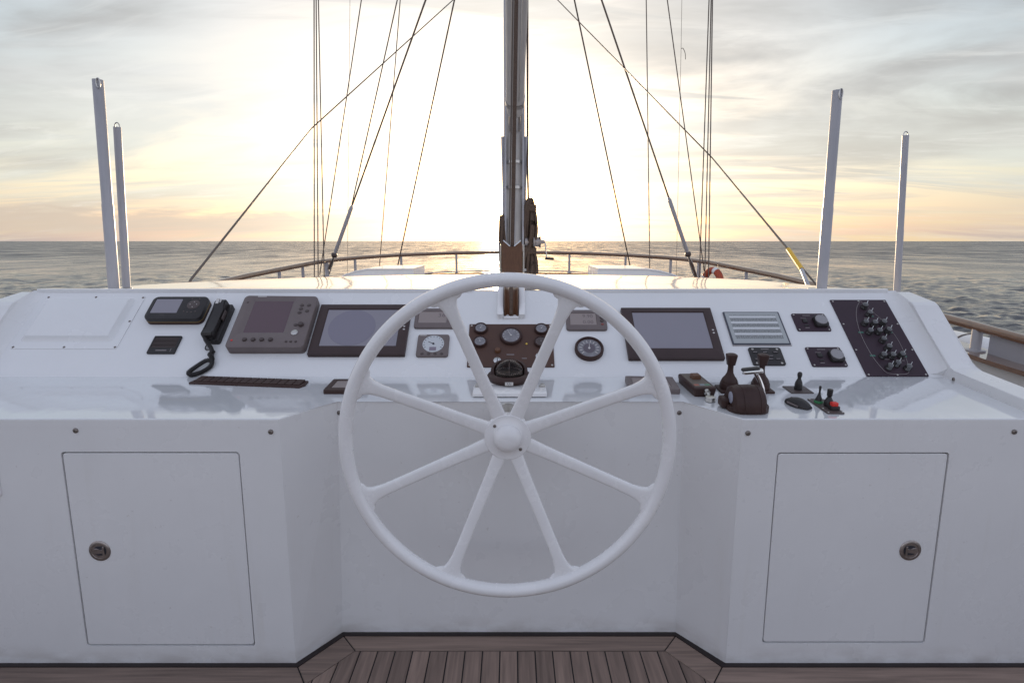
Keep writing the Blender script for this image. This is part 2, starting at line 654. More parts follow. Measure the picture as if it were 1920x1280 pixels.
def bezel(bm, w, h, r, iw, ih, ir, icx, icy, z0, z1, b=0.002, depth=0.004, slope=0.003, n=4):
    """slab with a sunk opening (the bottom of the opening is closed)"""
    def ring(ins, z):
        return [(x, y, z) for x, y in rrect(0, 0, w - 2 * ins, h - 2 * ins, max(r - ins, 0.0005), n)]

    def iring(ins, z):
        return [(x, y, z) for x, y in rrect(icx, icy, iw - 2 * ins, ih - 2 * ins, max(ir - ins, 0.0004), n)]
    return loops(bm, [ring(0, z0), ring(0, z1 - b), ring(b * 0.3, z1 - b * 0.3), ring(b, z1),
                      iring(0, z1), iring(slope, z1 - depth)])


def lathe(bm, prof, n=24, M=None, cap=True):
    rings = []
    for r, z in prof:
        ring = [Vector((r * math.cos(2 * math.pi * i / n), r * math.sin(2 * math.pi * i / n), z)) for i in range(n)]
        rings.append([(M @ v if M is not None else v) for v in ring])
    return loops(bm, rings, cap, cap)


def tube(bm, pts, r, n=10, cap=True, closed=False):
    pts = [Vector(p) for p in pts]
    rad = r if isinstance(r, (list, tuple)) else [r] * len(pts)
    m = len(pts)
    tang = []
    for i in range(m):
        a = pts[(i - 1) % m] if (closed or i > 0) else pts[0]
        b = pts[(i + 1) % m] if (closed or i < m - 1) else pts[-1]
        tang.append((b - a).normalized())
    up = Vector((0, 0, 1)) if abs(tang[0].z) < 0.9 else Vector((1, 0, 0))
    u = tang[0].cross(up).normalized()
    rings = []
    for i in range(m):
        u = (u - tang[i] * u.dot(tang[i])).normalized()
        v = tang[i].cross(u)
        rings.append([pts[i] + (u * math.cos(2 * math.pi * k / n) + v * math.sin(2 * math.pi * k / n)) * rad[i]
                      for k in range(n)])
    if closed:
        rings.append(rings[0])
        loops(bm, rings, False, False)
        bmesh.ops.remove_doubles(bm, verts=bm.verts, dist=1e-6)
        return bm
    return loops(bm, rings, cap, cap)


def smooth_path(pts, k=6):
    """Catmull-Rom through the points"""
    P = [Vector(p) for p in pts]
    out = []
    for i in range(len(P) - 1):
        p0, p1, p2, p3 = P[max(i - 1, 0)], P[i], P[i + 1], P[min(i + 2, len(P) - 1)]
        for s in range(k):
            t = s / k
            out.append(0.5 * ((2 * p1) + (p2 - p0) * t + (2 * p0 - 5 * p1 + 4 * p2 - p3) * t * t
                              + (3 * p1 - p0 - 3 * p2 + p3) * t ** 3))
    out.append(P[-1])
    return out


def poly(bm, pts, z0, z1, bev=0.0, seg=2):
    """extruded polygon (plan outline) with an optional softened top edge"""
    bot = [bm.verts.new((x, y, z0)) for x, y in pts]
    top = [bm.verts.new((x, y, z1)) for x, y in pts]
    n = len(pts)
    bm.faces.new(bot[::-1])
    tf = bm.faces.new(top)
    for i in range(n):
        j = (i + 1) % n
        bm.faces.new((bot[i], bot[j], top[j], top[i]))
    if bev:
        bmesh.ops.bevel(bm, geom=list(tf.edges), offset=bev, segments=seg, affect='EDGES', profile=0.5)
    return bm


def text(name, body, size, material, parent, loc, align='CENTER'):
    cu = bpy.data.curves.new(name, 'FONT')
    cu.body = body
    cu.size = size
    cu.align_x = align
    cu.align_y = 'CENTER'
    cu.resolution_u = 2
    to = bpy.data.objects.new(name, cu)
    COL.objects.link(to)
    dg = bpy.context.evaluated_depsgraph_get()
    me = bpy.data.meshes.new_from_object(to.evaluated_get(dg))
    bpy.data.objects.remove(to)
    me.materials.clear()
    me.materials.append(material)
    return obj(name, me, None, parent, loc=loc)


def share(name, source, parent, loc, rot=None):
    """another object on the same mesh"""
    return obj(name, source.data, None, parent, loc=loc, rot=rot)


_screw_mesh = {}


def screw(parent, loc, r=0.005, rot=None, material=None):
    material = material or STEEL
    key = (round(r, 4), material.name)
    if key not in _screw_mesh:
        bm = B()
        lathe(bm, [(r * 1.15, -0.002), (r * 1.15, r * 0.10), (r, r * 0.35), (r * 0.55, r * 0.55), (r * 0.5, r * 0.2)], 12)
        o = obj('screw', bm, material, parent, loc=loc, rot=rot, smooth=True)
        _screw_mesh[key] = o.data
        return o
    return obj('screw', _screw_mesh[key], None, parent, loc=loc, rot=rot)


# ------------------------------------------------------------------ frames of the console faces
PHI, TH = R(40), R(4.45)
DB = Vector((0, 2.554, 1.029))          # foot of the sloping dash
SF = Vector((0, 2.054, 0.994))          # front lip of the shelf


def on_dash(u, v, h=0.0):
    return DB + Vector((u, v * math.cos(PHI) - h * math.sin(PHI), v * math.sin(PHI) + h * math.cos(PHI)))


def on_shelf(x, v, h=0.0):
    return SF + Vector((x, v * math.cos(TH) - h * math.sin(TH), v * math.sin(TH) + h * math.cos(TH)))


def shelf_z(y):
    return SF.z + (y - SF.y) * math.tan(TH)


DROT, SROT, FROT = (PHI, 0, 0), (TH, 0, 0), (math.pi / 2, 0, 0)


def beam(d):
    s = max(0.0, (d - 4.5) / 8.9)
    return 3.5 * max(0.0, 1 - s ** 2.6) ** 0.55


def rail_z(d):
    xs = [-5, 3.0, 3.92, 4.56, 6.9, 7.2, 8.05, 8.9, 9.5, 10.4, 11.65, 12.9, 13.4]
    zs = [0.93, 0.94, 0.965, 1.01, 1.15, 1.175, 1.22, 1.27, 1.315, 1.34, 1.36, 1.375, 1.375]
    return float(np.interp(d, xs, zs))


# ------------------------------------------------------------------ sea
def build_sea():
    rng = np.random.RandomState(11)
    front = np.linspace(-R(62), R(62), 1000)
    rest = np.linspace(R(62), 2 * math.pi - R(62), 90)[1:-1]
    th = np.concatenate([front, rest])
    rs = [0.5, 6.0]
    r = 12.0
    while r < 700:
        rs.append(r)
        r += max(0.14, r * r / 5.1 * 0.00055)
    while r < 30000:
        rs.append(r)
        r *= 1.22
    rs = np.array(rs)
    nr, nt = len(rs), len(th)
    RR, TT = np.meshgrid(rs, th, indexing='ij')
    X, Y = RR * np.sin(TT), RR * np.cos(TT)
    dr = np.gradient(rs)[:, None]
    Z = np.zeros_like(X)
    wind = R(-65)
    for i in range(90):
        lam = 0.5 * (5.5 / 0.5) ** rng.rand()
        a = wind + rng.normal(0, 0.95)
        k = 2 * math.pi / lam
        amp = 0.0052 * lam ** 0.86
        ph = rng.rand() * 6.28
        fade = np.clip((lam / (2.2 * dr) - 0.6), 0, 1)
        arg = k * (X * math.sin(a) + Y * math.cos(a)) + ph
        Z += fade * amp * (np.sin(arg) + 0.25 * np.cos(2 * arg))
    Z *= np.clip((RR - 8) / 10, 0, 1)
    co = np.stack([X, Y, Z - 3.5], -1).reshape(-1, 3)
    i = np.arange(nr - 1)[:, None] * nt
    j = np.arange(nt)[None, :]
    j2 = (j + 1) % nt
    q = np.stack([i + j, i + j2, i + nt + j2, i + nt + j], -1).reshape(-1, 4)
    me = bpy.data.meshes.new('sea')
    me.vertices.add(len(co))
    me.vertices.foreach_set('co', co.ravel())
    me.loops.add(q.size)
    me.loops.foreach_set('vertex_index', q.ravel().astype(np.int32))
    me.polygons.add(len(q))
    me.polygons.foreach_set('loop_start', np.arange(0, q.size, 4, dtype=np.int32))
    me.polygons.foreach_set('use_smooth', np.ones(len(q), dtype=bool))
    me.update(calc_edges=True)
    me.validate()
    me.flip_normals()
    me.materials.append(sea_mat())
    o = bpy.data.objects.new('sea', me)
    COL.objects.link(o)
    o['kind'] = 'structure'
    o['label'] = 'choppy grey open sea reaching to the horizon'
    return o


build_sea()


# ------------------------------------------------------------------ hull, bulwark, decks
def hull_line(off=0.0, step=0.35, aft=-5.0):
    """starboard half outline from aft to bow"""
    pts = [(3.5 + off, aft), (3.5 + off, -2.0), (3.5 + off, 1.0)]
    d = 3.0
    while d < 13.2:
        pts.append((beam(d) + off, d))
        d += step if d < 11.5 else 0.12
    pts.append((0.0, 13.4 + off))
    return pts


hull = thing('yacht_hull', 'white hull and low bulwark of the yacht running round to the bow', 'hull', (0, 2, -3.5))
sl = hull_line(0.05)
full = sl + [(-x, y) for x, y in sl[-2::-1]]
bm = B()
rings = []
for z, k in ((-4.2, 0.86), (-2.0, 0.96), (0.2, 1.0)):
    rings.append([(x * k, y * (k if y > 9 else 1), z) for x, y in full])
rings.append([(x, y, rail_z(y) - (0.215 if y < 6 else 0.215 + (y - 6) / 7.4 * 0.27)) for x, y in full])
inner = hull_line(-0.05)
fin = inner + [(-x, y) for x, y in inner[-2::-1]]
rings.append([(x, y, rail_z(y) - (0.215 if y < 6 else 0.215 + (y - 6) / 7.4 * 0.27)) for x, y in fin])
rings.append([(x, y, -0.02) for x, y in fin])
loops(bm, rings, True, False)
wpart('shell', bm, HULLM, hull)
# varnished cap on the bulwark
bm = B()
for (o0, o1, z0, z1) in ((0.12, -0.12, 0.002, 0.035),):
    a, b = hull_line(o0), hull_line(o1)
    fa = a + [(-x, y) for x, y in a[-2::-1]]
    fb = b + [(-x, y) for x, y in b[-2::-1]]

    def capz(y):
        return rail_z(y) - (0.215 if y < 6 else 0.215 + (y - 6) / 7.4 * 0.27)
    va = [[bm.verts.new((x, y, capz(y) + z)) for x, y in f] for f, z in ((fa, z0), (fa, z1), (fb, z1), (fb, z0))]
    n = len(fa)
    for r0, r1 in ((0, 1), (1, 2), (2, 3), (3, 0)):
        for i in range(n - 1):
            bm.faces.new((va[r0][i], va[r0][i + 1], va[r1][i + 1], va[r1][i]))
wpart('bulwark_cap', bm, VARN, hull)

# foredeck sheet ahead of the planked part
bm = B()
fi = [(x, y) for x, y in hull_line(-0.06) if y >= 4.0]
fd = [(3.43, 4.02)] + fi + [(-x, y) for x, y in fi[-2::-1]] + [(-3.43, 4.02)]
poly(bm, fd, -0.06, -0.004)
o = obj('foredeck', bm, foredeck_mat())
o['kind'] = 'structure'

# main deck: dark caulking bed with the planks as pieces of their own
bm = B()
box(bm, -3.44, 3.44, -4.9, 4.0, -0.06, -0.004)
deck = obj('deck', bm, CAULK)
deck['kind'] = 'structure'
deck['label'] = 'weathered teak deck with dark caulking in front of the console'
IN = [(-2.50, 1.945), (-0.775, 1.945), (-0.635, 2.130), (0.618, 2.130), (0.752, 1.945), (1.93, 1.945)]
OUT = [(-2.50, 2.034), (-0.832, 2.034), (-0.704, 2.216), (0.684, 2.216), (0.816, 2.034), (2.02, 2.034)]


def front_y(x):
    if x < -0.775 or x > 0.752:
        return 1.945
    if x < -0.635:
        return 1.945 + (x + 0.775) / 0.14 * 0.185
    if x > 0.618:
        return 1.945 + (0.752 - x) / 0.134 * 0.185
    return 2.130


def gap_pt(p, q, g):
    d = (Vector(q) - Vector(p)).normalized()
    return (p[0] + d.x * g, p[1] + d.y * g)


for i in range(5):
    a, b, c, d = IN[i], IN[i + 1], OUT[i + 1], OUT[i]
    g = 0.0028
    pts = [gap_pt(a, b, g), gap_pt(b, a, g), gap_pt(c, d, g), gap_pt(d, c, g)]
    bm = B()
    poly(bm, pts, -0.03, 0.0, 0.0015, 1)
    obj('margin_board', bm, TEAKX, deck)
pitch, gap = 0.0705, 0.0055
nb = int(3.4 / pitch)
for i in range(-nb, nb + 1):
    xa, xb = i * pitch - pitch / 2 + gap / 2 - 0.013, i * pitch + pitch / 2 - gap / 2 - 0.013
    side = xb > 2.03 or xa < -2.62
    if side:
        pts = [(xa, -2.6), (xb, -2.6), (xb, 3.9), (xa, 3.9)]
    else:
        pts = [(xa, -2.6), (xb, -2.6), (xb, front_y(xb) - 0.006)]
        for bx, by in ((0.752, 1.945), (0.618, 2.130), (-0.635, 2.130), (-0.775, 1.945)):
            if xa < bx < xb:
                pts.append((bx, by - 0.006))
        pts.append((xa, front_y(xa) - 0.006))
    bm = B()
    poly(bm, pts, -0.03, random.uniform(-0.0012, 0.0))
    obj('plank', bm, TEAKY, deck)
# sealant bead along the foot of the console
bm = B()
W = [(-2.50, 2.0545), (-0.847, 2.0545), (-0.716, 2.239), (0.691, 2.239), (0.836, 2.0545), (2.03, 2.0545)]
for i in range(5):
    a, b, c, d = OUT[i], OUT[i + 1], W[i + 1], W[i]
    loops(bm, [[(p[0], p[1], -0.02) for p in (a, b, c, d)], [(p[0], p[1], 0.0025) for p in (a, b, c, d)]])
obj('sealant_bead', bm, SEAL, deck)

# ------------------------------------------------------------------ helm console
con = thing('helm_console', 'wide white moulded helm console with sloping dash and two cupboard doors', 'console', (0, 2.5, 0))
FT = 0.962       # top of the front panels, under the shelf edge


def panel_with_hole(x0, x1, z0, z1, y, hole, r=0.012, back=0.04):
    """vertical face in plane y (towards the camera) with a rounded rectangular opening"""
    bm = B()
    hx0, hx1, hz0, hz1 = hole
    n = 4
    inner = rrect((hx0 + hx1) / 2, (hz0 + hz1) / 2, hx1 - hx0, hz1 - hz0, r, n)
    outer = []
    for k, (cx, cz) in enumerate(((x1, z1), (x0, z1), (x0, z0), (x1, z0))):
        outer += [(cx, cz)] * (n + 1)
    vi = [bm.verts.new((x, y, z)) for x, z in inner]
    vb = [bm.verts.new((x, y + back, z)) for x, z in inner]
    vo = {}
    for cx, cz in ((x1, z1), (x0, z1), (x0, z0), (x1, z0)):
        vo[(cx, cz)] = bm.verts.new((cx, y, cz))
    m = len(inner)
    for i in range(m):
        j = (i + 1) % m
        a, b = vo[outer[i]], vo[outer[j]]
        if a is b:
            bm.faces.new((a, vi[j], vi[i]))
        else:
            bm.faces.new((a, b, vi[j], vi[i]))
        bm.faces.new((vi[i], vi[j], vb[j], vb[i]))
    return bm


DOORS = [(-1.657, -1.001, 0.076, 0.868), (0.974, 1.607, 0.088, 0.866)]
wpart('front_panel', panel_with_hole(-2.5, -0.847, 0, FT, 2.0545, DOORS[0]), GEL, con)
wpart('front_panel', panel_with_hole(0.837, 2.03, 0, FT, 2.0545, DOORS[1]), GEL, con)


def quad_panel(a, b, top, at, bt):
    """upright panel from floor line a-b to shelf line at-bt"""
    bm = B()
    d = (Vector((b[0] - a[0], b[1] - a[1], 0))).normalized()
    nrm = Vector((-d.y, d.x, 0)) * 0.03
    A, Bv = Vector((a[0], a[1], 0)), Vector((b[0], b[1], 0))
    At, Bt = Vector((at[0], at[1], top)), Vector((bt[0], bt[1], top))
    loops(bm, [[A, Bv, Bv + nrm, A + nrm], [At, Bt, Bt + nrm, At + nrm]])
    return bm


WT = [None, (-0.8473, 2.0542), (-0.6893, 2.2372), (0.6758, 2.2372), (0.8382, 2.0542)]
for i in (1, 2, 3):
    wpart('recess_panel', quad_panel(W[i], W[i + 1], FT, WT[i], WT[i + 1]), GEL, con)
bm = B()
loops(bm, [[(2.03, 2.056, 0), (2.08, 3.0, 0), (2.07, 3.0, 0), (2.02, 2.066, 0)],
           [(2.03, 2.056, FT), (2.06, 3.0, FT), (2.05, 3.0, FT), (2.02, 2.066, FT)]])
wpart('end_panel', bm, GEL, con)

# shelf: one slab following the recess in plan, rounded front lip
PL = [(-2.5, 2.054), (-0.8475, 2.054), (-0.6895, 2.237), (0.676, 2.237), (0.838, 2.054), (2.03, 2.054),
      (2.03, 2.556), (-2.5, 2.556)]
bm = B()
bot = [bm.verts.new((x, y, FT)) for x, y in PL]
top = [bm.verts.new((x, y, shelf_z(y))) for x, y in PL]
bm.faces.new(bot[::-1])
tf = bm.faces.new(top)
for i in range(8):
    j = (i + 1) % 8
    bm.faces.new((bot[i], bot[j], top[j], top[i]))
bm.edges.ensure_lookup_table()
es = [e for e in tf.edges if all(v in top[:6] for v in e.verts)]
bmesh.ops.bevel(bm, geom=es, offset=0.0045, segments=3, affect='EDGES', profile=0.5)
bm.faces.ensure_lookup_table()
bm.normal_update()
for fc in bm.faces:
    fc.material_index = 0 if fc.normal.z > 0.6 else 1
sh = wpart('shelf', bm, GLOSS, con)
sh.data.materials.append(GEL)

# sloping dash panel
bm = B()
L0, L1 = 0.0, 0.549
a, b = on_dash(0, -0.004), on_dash(0, L1)
pr = [(a.y, a.z), (b.y, b.z), (b.y + 0.03, b.z), (b.y + 0.03, 0.97), (a.y, 0.97)]
loops(bm, [[(-2.425, y, z) for y, z in pr], [(1.945, y, z) for y, z in pr]])
wpart('dash_panel', bm, DASHM, con)

# cheeks closing the two ends of the dash
cheek_prof = [(3.02, 1.372), (2.83, 1.340), (2.805, 1.326), (2.79, 1.308), (2.56, 1.092), (2.535, 1.078), (2.50, 1.072), (2.058, 1.036),
              (2.058, FT), (3.02, FT)]
for s, xi, xo in ((1, 1.93, 2.05), (-1, -2.41, -2.53)):
    bm = B()
    A = [(xi, y, z) for y, z in cheek_prof]
    Bq = [(xo, y, z) for y, z in cheek_prof]
    loops(bm, [A, Bq])
    bm.edges.ensure_lookup_table()
    es = [e for e in bm.edges if abs(e.verts[0].co.x - e.verts[1].co.x) < 1e-6 and all(v.co.z > 1.0 for v in e.verts)
          and abs(e.verts[0].co.y - e.verts[1].co.y) > 0.004]
    bmesh.ops.bevel(bm, geom=es, offset=0.006, segments=3, affect='EDGES', profile=0.5, clamp_overlap=True)
    # flare the inner face a little towards the dash, like a moulded fillet
    ck = wpart('cheek', bm, GEL, con)
    # cove between dash and cheek
    bm = B()
    w = 0.055
    rows = []
    for v in (0.02, 0.42, 0.535):
        p = on_dash(0, v)
        base = Vector((xi - s * w, p.y, p.z))
        k = 1.0 if v < 0.5 else 0.22
        q = on_dash(0, v, 0.055 * k)
        rows.append([base, Vector((xi - s * w * 0.45, *on_dash(0, v, 0.010 * k).yz)), Vector((xi - s * w * 0.12, *on_dash(0, v, 0.030 * k).yz)),
                     Vector((xi + s * 0.004, q.y, q.z)), Vector((xi + s * 0.004, p.y, p.z - 0.01))])
    loops(bm, rows)
    wpart('cove', bm, GEL, con, smooth=True)
screw(con, Vector((1.931, 2.50, 1.035)) - Vector(con.location), 0.008, rot=(0, -math.pi / 2, 0), material=BRONZE)

# lip along the top of the dash
for x0, x1 in ((-2.40, -0.20), (0.30, 1.90)):
    bm = B()
    p = on_dash(0, L1 - 0.010)
    box(bm, x0, x1, p.y - 0.004, p.y + 0.028, p.z - 0.002, p.z + 0.0165, 0.003, 2)
    wpart('dash_lip', bm, DASHM, con)

# doors, latches and screws on the fronts
for k, (x0, x1, z0, z1) in enumerate(DOORS):
    cx, cz = (x0 + x1) / 2, (z0 + z1) / 2
    bm = B()
    box(bm, x0 - 0.01, x1 + 0.01, 2.098, 2.105, z0 - 0.01, z1 + 0.01)
    wpart('door_recess', bm, GAP, con)
    dr = obj('door', slab(B(), 0, 0, x1 - x0 - 0.010, z1 - z0 - 0.011, 0.010, -0.020, 0.0, 0.0022), GEL, con,
             loc=Vector((cx, 2.0560, cz)) - Vector(con.location), rot=FROT)
    dr['label'] = ('flat white cupboard door with a round latch near its left edge',
                   'flat white cupboard door with a round latch near its right edge')[k]
    lx, lz = ((-1.560, 0.476), (1.507, 0.478))[k]
    bm = B()
    lathe(bm, [(0.041, -0.004), (0.041, 0.0015), (0.038, 0.004), (0.030, 0.0045), (0.029, 0.003), (0.001, 0.003)], 32, cap=False)
    la = obj('latch', bm, LATCHM, dr, loc=(lx - cx, lz - cz, 0), smooth=True)
    s = 1 if k == 0 else -1
    bm = B()
    slab(bm, 0.003 * s, 0.001, 0.047, 0.038, 0.017, 0.0033, 0.0045, 0.0006)
    obj('latch_well', bm, INK, la)
    bm = B()
    pts = [(-0.022 * s, 0.0), (-0.018 * s, 0.011), (-0.008 * s, 0.012), (0.004 * s, 0.006), (0.013 * s, 0.007), (0.013 * s, -0.008), (0.002 * s, -0.007),
           (-0.010 * s, -0.010), (-0.019 * s, -0.009)]
    poly(bm, pts if s < 0 else pts, 0.004, 0.0075, 0.001, 1)
    box(bm, min(0.014 * s, 0.021 * s), max(0.014 * s, 0.021 * s), -0.018, 0.018, 0.004, 0.009, 0.001, 1)
    obj('latch_lever', bm, LATCHM, la)
for x, z in ((-1.591, 0.962), (-0.880, 0.957), (0.861, 0.952), (1.832, 0.957)):
    screw(con, Vector((x, 2.0530, z - 0.012)) - Vector(con.location), 0.0085, rot=FROT, material=BRONZE)
for x in (-0.683, 0.661):
    screw(con, Vector((x, 2.238, 0.962)) - Vector(con.location), 0.0085, rot=FROT, material=BRONZE)
# edge of a further locker lid at the far left
bm = B()
slab(bm, 0, 0, 0.50, 0.26, 0.012, 0.0, 0.004, 0.002)
obj('locker_lid', bm, GEL, con, loc=Vector((-2.145, 2.0540, 0.825)) - Vector(con.location), rot=FROT)

# screwed-on cover over an unused cut-out, left end of the dash
cvx, cvv = (-2.33 + -1.838) / 2, (0.166 + 0.508) / 2
bm = B()
slab(bm, 0, 0, 0.492, 0.342, 0.006, 0.0, 0.0035, 0.001)
cov = obj('cover_plate', bm, DASHM, con, loc=on_dash(cvx, cvv) - Vector(con.location), rot=DROT)
bm = B()
slab(bm, -0.008, 0.012, 0.435, 0.285, 0.02, 0.003, 0.026, 0.010, taper=0.018)
obj('raised_centre', bm, DASHM, cov, smooth=True)
for sx, sy in ((-0.237, -0.162), (0.0, -0.162), (0.237, -0.162), (0.237, 0.0), (0.237, 0.160), (0.0, 0.163), (-0.237, 0.162)):
    screw(cov, (sx, sy, 0.003), 0.0052, material=BRONZE)

# ------------------------------------------------------------------ coachroof and foredeck structures
roof = thing('coachroof', 'glossy white cambered coachroof behind the dash, mirroring the rigging', 'coachroof', (0, 3.5, 0))
NX = 48


def far_y(x):
    return float(np.interp(x, [-2.46, -2.30, -1.85, -0.95, 0, 0.98, 1.55, 1.83, 1.95], [3.40, 3.66, 3.92, 4.18, 4.26, 4.14, 3.86, 3.40, 3.02]))


def roof_z(x, y):
    return 1.3835 + 0.012 * min(1, (y - 2.98) / 0.8) - 0.006 * x * x * min(1, max(0, (y - 3.0) / 0.25))


bm = B()
grid = []
NY = 14
for i in range(NX + 1):
    x = -2.44 + (1.94 + 2.44) * i / NX
    y1 = far_y(x)
    row = []
    for j in range(NY + 1):
        y = 2.986 + (y1 - 2.986) * j / NY
        row.append(bm.verts.new((x, y, roof_z(x, y))))
    row.append(bm.verts.new((x, y1 + 0.03, roof_z(x, y1) - 0.02)))
    row.append(bm.verts.new((x, y1 + 0.045, roof_z(x, y1) - 0.07)))
    row.append(bm.verts.new((x, y1 + 0.06, -0.01)))
    grid.append(row)
for i in range(NX):
    for j in range(len(grid[0]) - 1):
        bm.faces.new((grid[i][j], grid[i + 1][j], grid[i + 1][j + 1], grid[i][j + 1]))
for row in (grid[0], grid[-1]):
    lo = [bm.verts.new((v.co.x, v.co.y, -0.01)) for v in row[:-1]] + [row[-1]]
    for j in range(len(row) - 2):
        bm.faces.new((row[j], row[j + 1], lo[j + 1], lo[j]))
    bm.faces.new((row[-2], row[-1], lo[-2]))
wpart('roof_shell', bm, ROOFM, roof, smooth=True)

fore = thing('forward_deckhouse', 'low white deckhouse on the foredeck at the foot of the mast', 'deckhouse', (0, 6.2, 0))
bm = B()
poly(bm, [(-2.2, 4.5), (2.2, 4.5), (2.0, 8.6), (-2.0, 8.6)], -0.01, 1.06, 0.06, 3)
wpart('house_shell', bm, GEL, fore)
for k, (x0, x1, xs, lab) in enumerate(((-1.00, -1.46, -1.78, 'white wedge-ended deck box left of the mast, seen over the coachroof'),
                                      (0.87, 1.36, 1.74, 'white wedge-ended deck box right of the mast, seen over the coachroof'))):
    t = thing('deck_box', lab, 'deck box', ((x0 + xs) / 2, 6.3, 1.06), group='wedge-ended boxes on the forward deckhouse')
    prof = [(x0, 1.062), (x0, 1.345), (x1, 1.342), (x1 + (xs - x1) * 0.35, 1.325), (x1 + (xs - x1) * 0.75, 1.285), (xs, 1.235), (xs, 1.062)]
    bm = B()
    loops(bm, [[(x, 6.0, z) for x, z in prof], [(x, 6.75, z) for x, z in prof]])
    wpart('box_body', bm, GEL, t)
    bm = B()
    lp = [(x, z) for x, z in prof[1:6]]
    loops(bm, [[(x, 5.985, z + 0.002) for x, z in lp] + [(x, 5.985, z + 0.014) for x, z in lp[::-1]],
               [(x, 6.765, z + 0.002) for x, z in lp] + [(x, 6.765, z + 0.014) for x, z in lp[::-1]]])
    wpart('box_lid', bm, PAINT, t)

# ------------------------------------------------------------------ bow rail
rail = thing('bow_rail', 'varnished teak hand rail on white posts curving round the bow', 'railing', (0, 13.3, 0.9))
ds = [-4.5, -2, 0, 1.5, 2.5, 3.2, 3.92, 4.5, 5.2, 6, 6.9, 7.5, 8.1, 8.7, 9.3, 9.9, 10.5, 11.0, 11.5, 12.0, 12.4, 12.75, 13.0, 13.2, 13.32]
st = [(beam(d), d, rail_z(d)) for d in ds]
pts = st + [(0, 13.4, rail_z(13.4))] + [(-x, y, z) for x, y, z in st[::-1]]
bm = B()
tube(bm, pts, 0.036, 12)
wpart('hand_rail', bm, VARN, rail, smooth=True)
bm = B()
low = [(x * 0.995, y, z - 0.40) for x, y, z in pts if y > 10.2]
tube(bm, low, 0.012, 8)
wpart('lower_rail', bm, POLEM, rail, smooth=True)
for s, d in ((-1, 3.0), (-1, 4.36), (-1, 5.7), (-1, 7.0), (-1, 8.32), (-1, 8.95), (-1, 9.62), (-1, 10.43), (-1, 11.69), (-1, 12.88), (1, 12.85), (1, 11.62),
             (1, 10.38), (1, 9.57), (1, 8.28), (1, 7.0), (1, 5.7), (1, 4.36), (1, 2.6)):
    z1 = rail_z(d)
    r = 0.034 if abs(d - 9.6) < 0.1 else (0.036 if d < 5 else 0.024)
    bm = B()
    x = s * beam(d)
    z0 = capz(d) + 0.03
    lathe(bm, [(r * 1.9, z0), (r * 1.9, z0 + 0.012), (r, z0 + 0.014), (r, z1 - 0.02)], 12, Matrix.Translation((x, d, 0)))
    wpart('rail_post', bm, POLEM, rail, smooth=True)

bm = B()
box(bm, 3.53, 3.555, 2.7, 4.28, 0.74, 0.945, 0.004, 2)
tag(obj('side_board', bm, SIDEB), 'smooth blue-grey board behind the hand rail at the right edge', 'board')
t = thing('life_raft_canister', 'white banded canister behind the rail post to the right of the console', 'canister', (3.80, 5.02, 0.45))
bm = B()
Mx = Matrix.Translation((3.80, 5.02, 0.69)) @ Matrix.Diagonal((0.84, 0.9, 0.84, 1)) @ Matrix.Rotation(math.pi / 2, 4, 'X')
lathe(bm, [(0.02, -0.62), (0.14, -0.60), (0.20, -0.52), (0.215, -0.40), (0.215, 0.40), (0.20, 0.52), (0.14, 0.60), (0.02, 0.62)], 32, Mx)
wpart('canister_shell', bm, PAINT, t, smooth=True)
for yy in (-0.36, -0.06, 0.24):
    bm = B()
    lathe(bm, [(0.214, yy - 0.012), (0.221, yy - 0.012), (0.221, yy + 0.012), (0.214, yy + 0.012)], 32, Mx, cap=False)
    wpart('strap', bm, GREYD, t, smooth=True)
bm = B()
box(bm, 3.56, 4.0, 4.5, 4.58, 0.45, 0.62)
wpart('cradle', bm, STEEL, t)
bm = B()
box(bm, 3.56, 4.0, 5.3, 5.38, 0.45, 0.62)
wpart('cradle', bm, STEEL, t)

# lifebuoy hung inside the rail on the right
t = thing('lifebuoy', 'orange lifebuoy hung on the rail beside the right shrouds', 'lifebuoy', (3.02, 8.9, 1.0))
Mx = Matrix.Translation((3.03, 8.9, 1.02)) @ Matrix.Rotation(R(22), 4, 'Z') @ Matrix.Rotation(math.pi / 2, 4, 'Y')
ringp = [Mx @ Vector((0.175 * math.cos(a), 0.175 * math.sin(a), 0)) for a in np.linspace(0, 2 * math.pi, 40, endpoint=False)]
bm = B()
tube(bm, ringp, 0.052, 14, closed=True)
wpart('ring', bm, ORANGE, t, smooth=True)
for a0 in (20, 110, 200, 290):
    seg = [Mx @ Vector((0.175 * math.cos(R(a0 + k)), 0.175 * math.sin(R(a0 + k)), 0)) for k in (-9, -4, 0, 4, 9)]
    bm = B()
    tube(bm, seg, 0.0538, 14)
    wpart('white_band', bm, PAINT, t, smooth=True)

# ------------------------------------------------------------------ mast, boom, tackle
mast = thing('mast', 'white mast rising from the foredeck with the low sun behind it', 'mast', (0.03, 8.0, 1.06))
bm = B()
lathe(bm, [(0.155, 1.062), (0.15, 1.2), (0.145, 8), (0.12, 17)], 24, Matrix.Translation((0.03, 8.0, 0)) @ Matrix.Diagonal((0.92, 1.2, 1, 1)))
wpart('spar', bm, MASTM, mast, smooth=True)
for x in (-0.085, 0.03, 0.145):
    bm = B()
    box(bm, x - 0.012, x + 0.012, 7.80, 7.85, 1.5, 9)
    wpart('track', bm, POLEM, mast)
for zz in (1.35, 2.30, 2.62):
    bm = B()
    lathe(bm, [(0.15, zz), (0.166, zz), (0.166, zz + 0.035), (0.15, zz + 0.035)], 24, Matrix.Translation((0.03, 8.0, 0)) @ Matrix.Diagonal((0.95, 1.22, 1, 1)), cap=False)
    wpart('band', bm, STEEL, mast, smooth=True)
